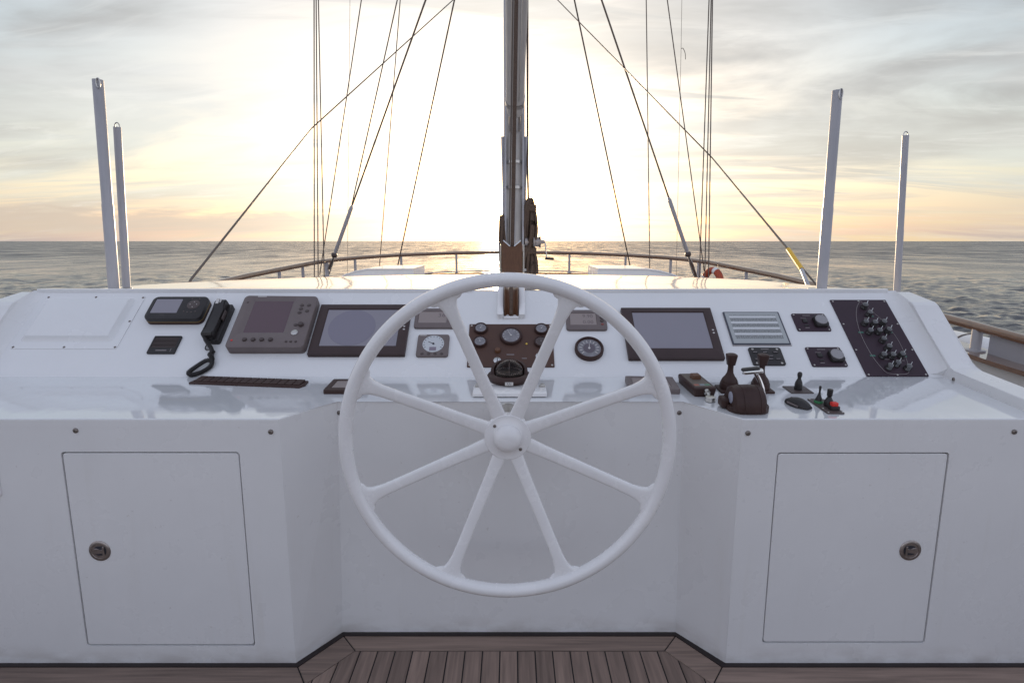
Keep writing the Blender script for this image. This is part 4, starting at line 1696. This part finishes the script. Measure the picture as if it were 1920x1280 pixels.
t, w, h = dash_thing('digital_display', 'small brown digital display with two rows of figures, above the round gauge', 'display', 0.260, 0.456, 0.276, 0.405, 'small digital displays')
bm = B()
bezel(bm, w, h, 0.014, 0.132, 0.080, 0.003, -0.015, 0.004, 0, 0.014, 0.004, 0.003, 0.002)
obj('case', bm, GREYP, t, smooth=True)
bm = B()
slab(bm, -0.015, 0.004, 0.126, 0.074, 0.001, 0.0105, 0.0118, 0.0003)
sc = obj('lcd', bm, LCD, t)
text('digits', '9.90', 0.030, LCDINK, sc, (0.008, 0.022, 0.0121))
text('digits', '0.00', 0.030, LCDINK, sc, (0.008, -0.016, 0.0121))
buttons(t, [(0.075, 0.030), (0.075, 0.010), (0.075, -0.010)], 0.0085, 0.004, GREYD, 0.0138, 'button', 1.2)
buttons(t, [(0.075, -0.032)], 0.0065, 0.003, mat('dull_red_key', (0.22, 0.06, 0.05), 0.5), 0.0138, 'red_button', 1.2)


def dial_face(parent, r, z, face, ink, a0, a1, n, needle, tick_in=0.78, tick_out=0.92, nl=0.7, needle_mat=None):
    bm = B()
    lathe(bm, [(r, z), (r, z + 0.0006), (0.0005, z + 0.0006)], 40)
    f = obj('dial', bm, face, parent)
    bm = B()
    for k in range(n):
        a = R(a0 + (a1 - a0) * k / (n - 1))
        c, s = math.cos(a), math.sin(a)
        wd = r * 0.03
        p = [(c * r * tick_in - s * wd, s * r * tick_in + c * wd), (c * r * tick_in + s * wd, s * r * tick_in - c * wd),
             (c * r * tick_out + s * wd, s * r * tick_out - c * wd), (c * r * tick_out - s * wd, s * r * tick_out + c * wd)]
        loops(bm, [[(x, y, z + 0.0007) for x, y in p], [(x, y, z + 0.0011) for x, y in p]])
    obj('ticks', bm, ink, f)
    bm = B()
    a = R(needle)
    c, s = math.cos(a), math.sin(a)
    wd = r * 0.035
    p = [(-c * r * 0.12 - s * wd, -s * r * 0.12 + c * wd), (-c * r * 0.12 + s * wd, -s * r * 0.12 - c * wd), (c * r * nl + s * wd * 0.4, s * r * nl - c * wd * 0.4), (c * r * nl - s * wd * 0.4, s * r * nl + c * wd * 0.4)]
    loops(bm, [[(x, y, z + 0.0016) for x, y in p], [(x, y, z + 0.0024) for x, y in p]])
    lathe(bm, [(r * 0.10, z + 0.0012), (r * 0.10, z + 0.0032)], 12)
    obj('needle', bm, needle_mat or ink, f)
    return f


# square dial instrument
t, w, h = dash_thing('dial_instrument', 'square brown instrument with a white dial and four small keys', 'gauge', -0.442, -0.294, 0.115, 0.246)
bm = B()
slab(bm, 0, 0, w, h, 0.012, 0, 0.014, 0.004)
obj('case', bm, GREYP, t, smooth=True)
f = dial_face(t, 0.050, 0.0142, DIAL, INK, -30, 210, 13, 153, 0.80, 0.92, 0.55)
f.location = (0.002, 0.006, 0)
bm = B()
box(bm, -0.016, 0.015, -0.041, -0.020, 0.0149, 0.0156)
obj('lcd', bm, mat('lcd_lilac', (0.24, 0.20, 0.25), 0.4), f)
buttons(t, [(-0.045, -0.054), (-0.015, -0.054), (0.015, -0.054), (0.045, -0.054)], 0.007, 0.003, GREYD, 0.0138, 'key', 1.1)
bm = B()
box(bm, -0.064, -0.034, 0.0560, 0.0600, 0.0140, 0.0146)
obj('name_strip', bm, INKL, t)

# centre engine gauge panel
t, w, h = dash_thing('gauge_panel', 'dark engine panel with five round gauges behind the compass', 'gauge panel', -0.204, 0.193, 0.058, 0.317)
cu, cv = -0.0055, 0.1875
bm = B()
slab(bm, 0, 0, w, h, 0.003, 0, 0.006, 0.001)
obj('plate', bm, mat('gauge_panel_flare_tint', (0.095, 0.050, 0.038), 0.5, var=0.12, vscale=8, spec=0.3), t)  # brown partly paints the warm lens-flare veil into the panel's base colour


def gauge(parent, x, y, r, name='gauge', face=DIALG, ink=INKL, needle=100, depth=0.016):
    bm = B()
    lathe(bm, [(r * 1.06, 0), (r * 1.06, depth * 0.7), (r, depth), (r * 0.86, depth), (r * 0.82, depth - 0.003)], 36, cap=False)
    g = obj(name, bm, BROWN, parent, loc=(x, y, 0.0055), smooth=True)
    dial_face(g, r * 0.83, depth - 0.0042, face, ink, -40, 220, 11, needle)
    return g


for (x, y, r, nd, fc) in ((-0.1486, 0.283, 0.031, 70, DIALG), (-0.1493, 0.200, 0.031, 110, DIALG), (-0.005, 0.236, 0.050, 120, DIALG), (0.1394, 0.279, 0.031, 60, DIALG),
                          (0.1351, 0.200, 0.031, 90, GREYD)):
    gauge(t, x - cu, y - cv, r, face=fc, needle=nd, ink=INKL if fc is DIALG else INKM)
buttons(t, [(0.068 - cu, 0.1927 - cv)], 0.0045, 0.003, LED, 0.006, 'indicator_lamp')
buttons(t, [(-0.0664 - cu, 0.150 - cv)], 0.014, 0.014, ORANGEB, 0.006, 'push_button', n=18)
for x, y in ((-0.0672, 0.092), (0.1255, 0.118)):
    bm = B()
    lathe(bm, [(0.017, 0), (0.017, 0.004), (0.013, 0.005), (0.012, 0.003), (0.001, 0.003)], 24, cap=False)
    k = obj('key_switch', bm, CHROME, t, loc=(x - cu, y - cv, 0.006), smooth=True)
    bm = B()
    box(bm, -0.002, 0.002, -0.009, 0.009, 0.0032, 0.006)
    obj('key_slot', bm, INK, k)
bm = B()
box(bm, -0.025 - cu, 0.010 - cu, 0.126 - cv, 0.131 - cv, 0.006, 0.0066)
obj('lettering', bm, INKM, t)
bm = B()
box(bm, 0.045 - cu, 0.068 - cu, 0.104 - cv, 0.108 - cv, 0.006, 0.0066)
obj('lettering', bm, INKM, t)
for sx, sy in ((-1, 1), (1, 1), (-1, -1), (1, -1)):
    screw(t, (sx * (w / 2 - 0.011), sy * (h / 2 - 0.010), 0.006), 0.0045)

# round gauge on the right
t = thing('round_gauge', 'single round dark gauge with a deep bezel right of the wheel hub', 'gauge', on_dash(0.357, 0.160), DROT)
bm = B()
lathe(bm, [(0.067, 0), (0.067, 0.018), (0.063, 0.024), (0.058, 0.024), (0.054, 0.014)], 48, cap=False)
obj('bezel', bm, BROWN, t, smooth=True)
f = dial_face(t, 0.0545, 0.0138, DIALG, INKL, -40, 220, 12, 85, 0.62, 0.86, 0.5, INKL)
bm = B()
lathe(bm, [(0.028, 0.0146), (0.028, 0.0150), (0.001, 0.0150)], 32)
obj('centre_disc', bm, mat('lilac_grey', (0.12, 0.10, 0.12), 0.4), f)

# printed placard
t, w, h = dash_thing('placard', 'framed grey placard printed with four blocks of fine text', 'placard', 1.030, 1.302, 0.189, 0.396)
bm = B()
slab(bm, 0.002, -0.003, w + 0.004, h + 0.006, 0.001, 0, 0.003, 0.0006)
obj('backing', bm, mat('grey_tape', (0.45, 0.42, 0.42), 0.5), t)
bm = B()
slab(bm, 0, 0, w, h, 0.002, 0.003, 0.008, 0.0012)
obj('frame', bm, mat('dark_blue_frame', (0.06, 0.065, 0.085), 0.35), t)
bm = B()
slab(bm, 0, 0, w - 0.014, h - 0.012, 0.001, 0.007, 0.0088, 0.0004)
sh = obj('sheet', bm, PLACARD, t)


# control plates with a round knob
def knob_plate(label, u0, u1, v0, v1):
    tt, w, h = dash_thing('knob_plate', label, 'control panel', u0, u1, v0, v1, 'wiper control plates')
    bm = B()
    slab(bm, 0, 0, w, h, 0.008, 0, 0.006, 0.0012)
    obj('plate', bm, PLUM, tt, smooth=True)
    bm = B()
    slab(bm, 0.040, -0.004, 0.062, 0.062, 0.010, 0.005, 0.026, 0.004)
    kb = obj('knob_base', bm, BLACK, tt, smooth=True)
    bm = B()
    lathe(bm, [(0.0285, 0.025), (0.0285, 0.029), (0.026, 0.031), (0.024, 0.031), (0.023, 0.030), (0.001, 0.0305)], 32, Matrix.Translation((0.040, -0.002, 0)), cap=False)
    obj('knob_face', bm, mat('knob_grey', (0.30, 0.29, 0.30), 0.35), kb, smooth=True)
    bm = B()
    slab(bm, -0.030, 0.006, 0.022, 0.024, 0.003, 0.005, 0.012, 0.002)
    obj('rocker', bm, BLACK, tt, smooth=True)
    bm = B()
    box(bm, -0.040, -0.020, -0.027, -0.019, 0.006, 0.009, 0.001, 1)
    obj('fuse', bm, BLACK, tt)
    bm = B()
    box(bm, -0.030, 0.008, 0.040, 0.0435, 0.006, 0.0066)
    obj('lettering', bm, INKM, tt)
    for a, b, c, d in ((-0.044, -0.018, 0.0235, 0.0255), (-0.040, -0.020, -0.0385, -0.0355)):
        bm = B()
        box(bm, a, b, c, d, 0.006, 0.0066)
        obj('lettering', bm, INKM, tt)
    for sx, sy in ((-1, 1), (1, 1), (-1, -1), (1, -1)):
        screw(tt, (sx * (w / 2 - 0.010), sy * (h / 2 - 0.009), 0.006), 0.0038)


knob_plate('upper of the two black plates with a round grey knob', 1.362, 1.523, 0.274, 0.387)
knob_plate('lower of the two black plates with a round grey knob', 1.361, 1.522, 0.060, 0.174)

# lettered key plate under the placard
t, w, h = dash_thing('key_plate', 'small black lettered plate under the placard, four steel screws', 'control panel', 1.095, 1.244, 0.067, 0.171)
bm = B()
slab(bm, 0, 0, w, h, 0.010, 0, 0.008, 0.0015)
obj('plate', bm, BLACK, t, smooth=True)
keys = [(-0.050, 0.022), (-0.004, 0.022), (0.044, 0.022), (-0.018, 0.000), (0.018, 0.000), (-0.050, -0.018), (0.012, -0.018), (0.046, -0.018)]
bm = B()
slab(bm, 0, 0, 0.026, 0.013, 0.003, 0.007, 0.010, 0.001)
k0 = obj('key', bm, BLACK, t, loc=(keys[0][0], keys[0][1], 0))
for x, y in keys[1:]:
    share('key', k0, t, (x, y, 0))
bm = B()
for x, y in keys:
    box(bm, x - 0.009, x + 0.009, y - 0.0015, y + 0.0015, 0.010, 0.0106)
box(bm, -0.018, 0.018, 0.038, 0.042, 0.008, 0.0086)
obj('lettering', bm, INKM, t)
for sx, sy in ((-1, 1), (1, 1), (-1, -1), (1, -1)):
    screw(t, (sx * (w / 2 - 0.018), sy * (h / 2 - 0.011), 0.008), 0.0050)

# lights panel with the outline of the ship
t, w, h = dash_thing('lights_panel', 'tall dark panel with the outline of a ship and small lamp covers', 'control panel', 1.585, 1.862, 0.006, 0.480)
cu, cv = 1.7235, 0.243
bm = B()
slab(bm, 0, 0, w, h, 0.002, 0, 0.006, 0.001)
obj('plate', bm, PLUM, t)
bulbs = [(1.7272, 0.4389), (1.7297, 0.3882), (1.6867, 0.3289), (1.7282, 0.324), (1.7736, 0.3289), (1.6868, 0.2735), (1.7297, 0.2735), (1.7763, 0.2783), (1.7284, 0.2219),
         (1.7343, 0.176), (1.6908, 0.1288), (1.7313, 0.1266), (1.7764, 0.131), (1.7344, 0.0805), (1.6932, 0.0633), (1.7746, 0.059)]
src = None
for x, y in bulbs:
    p = (x - cu + 0.004, y - cv - 0.014, 0.0055)
    if src is None:
        bm = B()
        lathe(bm, [(0.0165, 0), (0.0165, 0.008), (0.015, 0.010), (0.0145, 0.020), (0.012, 0.026), (0.007, 0.0285), (0.001, 0.029)], 18)
        src = obj('lamp_cover', bm, GLASSD, t, loc=p, smooth=True)
        bm = B()
        tube(bm, [(0.006, 0.004, 0.024), (0.009, 0.010, 0.040)], 0.0022, 6)
        tg = obj('toggle', bm, CHROME, src, smooth=True)
    else:
        o = share('lamp_cover', src, t, p)
        share('toggle', tg, o, (0, 0, 0))
outl = [(1.7309, 0.4700), (1.6982, 0.4261), (1.6716, 0.3608), (1.6540, 0.2783), (1.6490, 0.1942), (1.6535, 0.1133), (1.665, 0.0600), (1.6818, 0.0230), (1.7286, 0.0150), (1.7755, 0.0220), (1.7926, 0.0611),
        (1.8050, 0.1222), (1.8120, 0.1942), (1.8077, 0.2593), (1.7954, 0.3071), (1.781, 0.3608), (1.757, 0.4109), (1.7440, 0.4500)]
bm = B()
pp = smooth_path([(x - cu, y - cv, 0.0065) for x, y in outl + [outl[0]]], 4)
tube(bm, pp, 0.0012, 5)
obj('ship_outline', bm, INKM, t)
bm = B()
for x, y in [(1.7475, 0.3683), (1.6563, 0.264), (1.7937, 0.264), (1.7513, 0.2172), (1.7525, 0.1692), (1.6553, 0.1222), (1.7983, 0.1177)]:
    ww = 0.010 if x > 1.74 and x < 1.76 else 0.012
    box(bm, x - cu - ww, x - cu + ww, y - cv - 0.0045, y - cv + 0.0045, 0.006, 0.0067)
obj('green_label', bm, GREENL, t)
bm = B()
for x, y in [(1.7208, 0.3559), (1.7101, 0.1002), (1.7759, 0.0936)]:
    box(bm, x - cu - 0.014, x - cu + 0.014, y - cv - 0.0015, y - cv + 0.0015, 0.006, 0.0067)
obj('lettering', bm, INKM, t)
for sx, sy in ((-0.128, 0.226), (0.0, 0.228), (0.128, 0.226), (-0.130, 0.075), (0.130, 0.075), (-0.130, -0.085), (0.130, -0.085), (-0.128, -0.228), (0.0, -0.230), (0.128, -0.228)):
    screw(t, (sx, sy, 0.006), 0.0040)


# ------------------------------------------------------------------ things on the shelf
def shelf_thing(name, label, cat, x, v, rz_=0.0, group=None):
    return thing(name, label, cat, on_shelf(x, v, 0.0), Euler((TH, 0, 0)).to_matrix().to_4x4().to_euler() if not rz_ else
                 (Matrix.Rotation(TH, 3, 'X') @ Matrix.Rotation(rz_, 3, 'Z')).to_euler(), group)


# strip of label keys
t = shelf_thing('switch_strip', 'long narrow strip of brown label keys lying below the handset', 'switch strip', -1.130, 0.412, R(-6.5))
w, h = 0.510, 0.082
bm = B()
pts = [(-w / 2, -h / 2), (w / 2 - 0.012, -h / 2), (w / 2, -h / 2 + 0.03), (w / 2 - 0.010, h / 2), (-w / 2 + 0.004, h / 2)]
poly(bm, pts, 0.0, 0.008, 0.002, 1)
obj('base_strip', bm, BROWN, t)
kw = (w - 0.03) / 14
bm = B()
prof = [(-0.026, 0.0075), (-0.026, 0.011), (0.030, 0.016), (0.034, 0.0075)]
loops(bm, [[(-kw / 2 + 0.0018, y, z) for y, z in prof], [(kw / 2 - 0.0018, y, z) for y, z in prof]])
k0 = obj('key', bm, BROWN, t, loc=(-w / 2 + 0.012 + kw / 2, 0, 0))
for k in range(1, 14):
    share('key', k0, t, (-w / 2 + 0.012 + kw * (k + 0.5), 0, 0))


# two flat displays on the shelf
def flat_display(label, x, v, w, h, rz_, body, sm, hh=0.018):
    tt = shelf_thing('flat_display', label, 'display', x, v, rz_, 'flat displays lying on the shelf')
    bm = B()
    bezel(bm, w, h, 0.008, w - 0.05, h - 0.052, 0.003, -0.004, 0.006, 0.0, hh, 0.003, 0.003, 0.002)
    obj('case', bm, body, tt, smooth=True)
    bm = B()
    slab(bm, -0.004, 0.006, w - 0.056, h - 0.058, 0.001, hh - 0.0035, hh - 0.0022, 0.0003)
    obj('screen', bm, sm, tt)
    return tt


flat_display('brown-framed flat display lying on the shelf left of the wheel', -0.682, 0.345, 0.178, 0.150, 0.0, BROWN, LCD)
flat_display('grey flat display lying on the shelf behind the right rim of the wheel', 0.590, 0.360, 0.205, 0.170, R(-4), GREYP, LCD, 0.022)

# compass and its mounting
t = shelf_thing('compass', 'black steering compass with a glass dome in front of the gauge panel', 'compass', -0.012, 0.405)
bm = B()
lathe(bm, [(0.084, 0), (0.084, 0.012), (0.080, 0.017), (0.001, 0.017)], 40, cap=False)
obj('white_pedestal', bm, PAINT, t, smooth=True)
bm = B()
lathe(bm, [(0.086, 0.018), (0.092, 0.026), (0.096, 0.036), (0.090, 0.044), (0.072, 0.050), (0.066, 0.048), (0.064, 0.040), (0.001, 0.040)], 48, cap=False)
obj('bowl', bm, BROWN, t, smooth=True)
bm = B()
n = 26
rows = []
for j in range(9):
    a = R(10 * j)
    rows.append([])
for r_in, r_out in ((0.066, 0.082),):
    prof = []
    for k in range(n + 1):
        a = R(-20 + 220 * k / n)
        hh = 0.044 + 0.046 * max(0, math.sin(R(180 * k / n))) ** 0.7
        c, s = math.cos(a), math.sin(a)
        prof.append([(c * r_in, s * r_in, 0.044), (c * r_out, s * r_out, 0.044), (c * (r_out - 0.004), s * (r_out - 0.004), hh), (c * r_in, s * r_in, hh)])
    loops(bm, prof)
obj('hood', bm, BROWN, t, smooth=True)
bm = B()
lathe(bm, [(0.060, 0.041), (0.058, 0.052), (0.052, 0.056), (0.001, 0.057)], 40, cap=False)
card = obj('card', bm, BLACK, t, smooth=True)
bm = B()
for k in range(36):
    a = R(10 * k)
    c, s = math.cos(a), math.sin(a)
    l0, l1 = (0.046, 0.055) if k % 3 == 0 else (0.050, 0.055)
    p = [(c * l0 - s * 0.0012, s * l0 + c * 0.0012), (c * l0 + s * 0.0012, s * l0 - c * 0.0012), (c * l1 + s * 0.0012, s * l1 - c * 0.0012), (c * l1 - s * 0.0012, s * l1 + c * 0.0012)]
    loops(bm, [[(x, y, 0.0570) for x, y in p], [(x, y, 0.0578) for x, y in p]])
obj('card_marks', bm, INKL, card)
bm = B()
tube(bm, [(0, -0.05, 0.058), (0, -0.05, 0.085), (0, 0, 0.094)], 0.0013, 6)
obj('lubber_line', bm, INKM, card)
bm = B()
outer = [(0.0635 * math.cos(R(a)), 0.044 + 0.0635 * math.sin(R(a))) for a in range(0, 90, 6)] + [(0.0005, 0.1075)]
inner = [(0.0605 * math.cos(R(a)), 0.044 + 0.0605 * math.sin(R(a))) for a in range(0, 90, 6)] + [(0.0005, 0.1045)]
lathe(bm, outer + inner[::-1], 48, cap=False)
obj('dome', bm, DOME, t, smooth=True)
bm = B()
box(bm, -0.017, 0.017, -0.0985, -0.0955, 0.024, 0.038, M=Matrix.Identity(4))
lb = obj('maker_label', bm, INKL, t)
text('letters', 'RAI', 0.013, INK, lb, (0, -0.0987, 0.031)).rotation_euler = (math.pi / 2, 0, 0)

t = shelf_thing('compass_bracket', 'white bolted bracket plate on the shelf in front of the compass', 'bracket', -0.009, 0.285)
bm = B()
slab(bm, 0, 0, 0.300, 0.112, 0.006, 0.0035, 0.018, 0.004)
obj('plate', bm, PAINT, t, smooth=True)
bm = B()
slab(bm, 0, 0, 0.290, 0.102, 0.006, -0.002, 0.0036, 0.0002)
obj('painted_shadow_line', bm, GAP, t)  # dark slab stands in for the line of shadow under the plate
for x in (-0.134, 0.134):
    bm = B()
    lathe(bm, [(0.014, 0.017), (0.014, 0.020), (0.010, 0.0205), (0.010, 0.0275), (0.008, 0.029)], 6 if False else 16)
    obj('bolt', bm, STEEL, t, loc=(x, 0.030, 0), smooth=True)

# hand remote with a knob and a metal plug
t = shelf_thing('remote_control', 'small brown hand remote with a square knob and metal plug', 'remote control', 0.770, 0.335, R(4))
bm = B()
for z0 in (0,):
    ring0 = rrect(0, 0, 0.082, 0.190, 0.008)
    ring1 = rrect(0, 0, 0.090, 0.200, 0.008)
    ring2 = rrect(0, 0, 0.084, 0.192, 0.006)
    loops(bm, [[(x, y, 0.0) for x, y in ring0], [(x, y, 0.026) for x, y in ring1], [(x, y, 0.034) for x, y in ring1], [(x, y, 0.038) for x, y in ring2]])
obj('case', bm, BROWN, t, smooth=True)
bm = B()
slab(bm, 0, 0.004, 0.072, 0.172, 0.003, 0.0375, 0.0388, 0.0004)
fp = obj('face_plate', bm, mat('remote_face', (0.13, 0.105, 0.085), 0.45), t)
bm = B()
slab(bm, 0.006, 0.030, 0.036, 0.040, 0.004, 0.0385, 0.056, 0.003, taper=0.001)
obj('square_knob', bm, ORANGEB, t, smooth=True)
for k, (m_, x) in enumerate(((mat('pale_red_mark', (0.40, 0.13, 0.09), 0.5), -0.024), (mat('pale_blue_mark', (0.25, 0.30, 0.32), 0.5), 0.0), (mat('pale_green_mark', (0.12, 0.26, 0.17), 0.5), 0.022))):
    bm = B()
    box(bm, x - 0.010, x + 0.010, -0.070, -0.052, 0.0388, 0.0395)
    obj('colour_mark', bm, m_, fp)
bm = B()
lathe(bm, [(0.012, 0), (0.012, 0.012), (0.008, 0.014), (0.008, 0.040)], 16, Matrix.Translation((0.004, -0.098, 0.024)) @ Matrix.Rotation(R(110), 4, 'X'))
obj('plug', bm, STEEL, t, smooth=True)
bm = B()
lathe(bm, [(0.018, 0.001), (0.020, 0.003), (0.020, 0.018), (0.018, 0.020), (0.006, 0.021), (0.001, 0.021)], 24, Matrix.Translation((0.000, -0.150, 0)), cap=False)
obj('plug_cap', bm, STEEL, t, smooth=True)


# rubber-booted joysticks
def joystick(label, x, v):
    tt = shelf_thing('joystick', label, 'joystick', x, v, 0, 'tall rubber-booted joysticks')
    bm = B()
    slab(bm, 0, 0, 0.092, 0.090, 0.006, 0, 0.009, 0.002)
    obj('base_plate', bm, BROWN, tt, smooth=True)
    bm = B()
    lathe(bm, [(0.037, 0.008), (0.038, 0.020), (0.036, 0.034), (0.033, 0.036), (0.033, 0.042), (0.028, 0.052), (0.020, 0.062), (0.0135, 0.075), (0.0115, 0.090), (0.0115, 0.112)], 28)
    obj('rubber_boot', bm, BROWN, tt, smooth=True)
    bm = B()
    rings = []
    for w_, z in ((0.016, 0.108), (0.030, 0.110), (0.036, 0.130), (0.0415, 0.150), (0.040, 0.154), (0.020, 0.158)):
        rings.append([(a, b, z) for a, b in rrect(0, 0, w_, w_, w_ * 0.25, 4)])
    loops(bm, rings)
    obj('grip', bm, BROWN, tt, smooth=True)


joystick('left one of the two tall rubber-booted joysticks behind the throttle', 0.902, 0.322)
joystick('right one of the two tall rubber-booted joysticks behind the throttle', 1.030, 0.318)

# domed throttle lever
t = shelf_thing('throttle_lever', 'brown domed throttle with a bent chrome lever at the shelf edge', 'throttle', 0.886, 0.105)
bm = B()
n = 18
rings = []
for x, k in ((-0.062, 0.80), (-0.056, 0.93), (-0.030, 0.985), (-0.0285, 0.965), (-0.0270, 0.985), (0.0, 1.0), (0.030, 0.985), (0.0315, 0.965), (0.0330, 0.985), (0.050, 0.95), (0.058, 0.82)):
    rings.append([(x, 0.074 * k * math.cos(math.pi * i / n) - 0.0, 0.012 + 0.082 * k * math.sin(math.pi * i / n)) for i in range(n + 1)])
loops(bm, rings)
obj('dome', bm, BROWN, t, smooth=True)
bm = B()
pts = rrect(0.004, 0, 0.154, 0.128, 0.05, 8)
loops(bm, [[(x, y, 0.0) for x, y in pts], [(x, y, 0.018) for x, y in pts], [(x * 0.985, y * 0.985, 0.022) for x, y in pts]])
obj('flange', bm, BROWN, t, smooth=True)
bm = B()
lathe(bm, [(0.022, 0), (0.022, 0.003), (0.018, 0.0045), (0.001, 0.0045)], 24, Matrix.Translation((-0.060, -0.012, 0.050)) @ Matrix.Rotation(-math.pi / 2, 4, 'Y'), cap=False)
obj('side_disc', bm, mat('disc_blue_grey', (0.36, 0.37, 0.45), 0.3), t, smooth=True)
bm = B()
box(bm, -0.092, -0.060, -0.010, 0.044, 0.002, 0.042, 0.010, 3)
obj('side_housing', bm, BROWN, t, smooth=True)
bm = B()
lp = smooth_path([(0.066, -0.012, 0.030), (0.062, -0.002, 0.070), (0.048, 0.006, 0.110), (0.034, 0.006, 0.132), (0.024, 0.000, 0.148)], 5)
tube(bm, lp, [0.0075] * 6 + [0.0085] * (len(lp) - 6), 12)
obj('lever', bm, CHROME, t, smooth=True)
bm = B()
slab(bm, 0, 0, 0.076, 0.026, 0.010, 0.0, 0.014, 0.005)
bmesh.ops.transform(bm, matrix=Matrix.Translation((0.016, -0.002, 0.142)) @ Matrix.Rotation(R(-6), 4, 'Y'), verts=bm.verts)
obj('grip', bm, CHROME, t, smooth=True)
bm = B()
slab(bm, 0, 0, 0.068, 0.025, 0.010, 0.0, 0.009, 0.006)
bmesh.ops.transform(bm, matrix=Matrix.Translation((0.006, -0.002, 0.1545)) @ Matrix.Rotation(R(-6), 4, 'Y'), verts=bm.verts)
obj('grip_pad', bm, BLACK, t, smooth=True)

# small joystick on a plate
t = shelf_thing('mini_joystick', 'small black peg joystick on a thin grey plate', 'joystick', 1.190, 0.320)
bm = B()
slab(bm, 0, 0, 0.092, 0.090, 0.004, 0, 0.004, 0.001)
obj('plate', bm, GREYD, t, smooth=True)
bm = B()
lathe(bm, [(0.0155, 0.003), (0.016, 0.014), (0.0150, 0.020), (0.0155, 0.024), (0.0135, 0.036), (0.009, 0.046), (0.0065, 0.052), (0.008, 0.058), (0.0098, 0.066), (0.0090, 0.074), (0.005, 0.079), (0.001, 0.080)], 24)
obj('stick', bm, BLACK, t, smooth=True)

# computer mouse
t = shelf_thing('computer_mouse', 'small dark computer mouse lying on the shelf beside the throttle', 'mouse', 1.103, 0.135, R(28))
bm = B()
rings = []
for k in range(11):
    f_ = k / 10
    x = -0.050 + 0.10 * f_
    ww = 0.030 * math.sin(math.pi * (0.10 + 0.80 * f_)) ** 0.6
    hh = 0.030 * math.sin(math.pi * (0.08 + 0.80 * f_)) ** 0.8
    rings.append([(x, ww * math.cos(math.pi * i / 12), 0.002 + hh * math.sin(math.pi * i / 12) ** 0.8) for i in range(13)])
loops(bm, rings)
bmesh.ops.transform(bm, matrix=Matrix.Rotation(R(90), 4, 'Z'), verts=bm.verts)
ms = obj('mouse_shell', bm, BLACK, t, smooth=True)
bm = B()
lathe(bm, [(0.005, -0.003), (0.006, -0.001), (0.006, 0.001), (0.005, 0.003)], 14, Matrix.Translation((0, 0.030, 0.022)) @ Matrix.Rotation(math.pi / 2, 4, 'Y'))
obj('scroll_wheel', bm, GREYP, ms, smooth=True)
bm = B()
tube(bm, [(-0.0285, -0.02, 0.008), (-0.030, 0.0, 0.010), (-0.024, 0.03, 0.010)], 0.004, 8)
obj('side_grip', bm, GREYP, ms, smooth=True)

# plate with two small levers and a red button
t = shelf_thing('thruster_control', 'narrow plate with two small black levers and a red button', 'control panel', 1.203, 0.125)
bm = B()
slab(bm, 0, 0, 0.064, 0.158, 0.004, 0, 0.005, 0.001)
obj('plate', bm, GREYD, t, smooth=True)
bm = B()
lathe(bm, [(0.0165, 0.004), (0.0165, 0.010), (0.014, 0.014)], 20, Matrix.Translation((-0.010, 0.034, 0)))
obj('green_collar', bm, GREEN, t, smooth=True)
bm = B()
lathe(bm, [(0.0140, 0.010), (0.0130, 0.018), (0.0090, 0.028), (0.0050, 0.038), (0.0034, 0.048), (0.0046, 0.066), (0.0044, 0.072), (0.001, 0.073)], 18, Matrix.Translation((-0.010, 0.034, 0)))
obj('thin_lever', bm, BLACK, t, smooth=True)
bm = B()
lathe(bm, [(0.0165, 0.004), (0.0170, 0.014), (0.0155, 0.026), (0.0100, 0.036), (0.0070, 0.042), (0.0100, 0.048), (0.0105, 0.068), (0.0098, 0.072), (0.001, 0.073)], 20, Matrix.Translation((0.008, -0.005, 0)))
obj('thick_lever', bm, BLACK, t, smooth=True)
bm = B()
slab(bm, 0.010, -0.040, 0.034, 0.032, 0.005, 0.004, 0.020, 0.003)
rb = obj('button_base', bm, BLACK, t, smooth=True)
bm = B()
slab(bm, 0.010, -0.040, 0.024, 0.022, 0.004, 0.0195, 0.033, 0.003)
obj('red_button', bm, RED, rb, smooth=True)
for x, y in ((-0.026, 0.072), (0.026, 0.072), (-0.026, -0.072), (0.026, -0.072), (-0.024, -0.03)):
    screw(t, (x, y, 0.005), 0.0032)
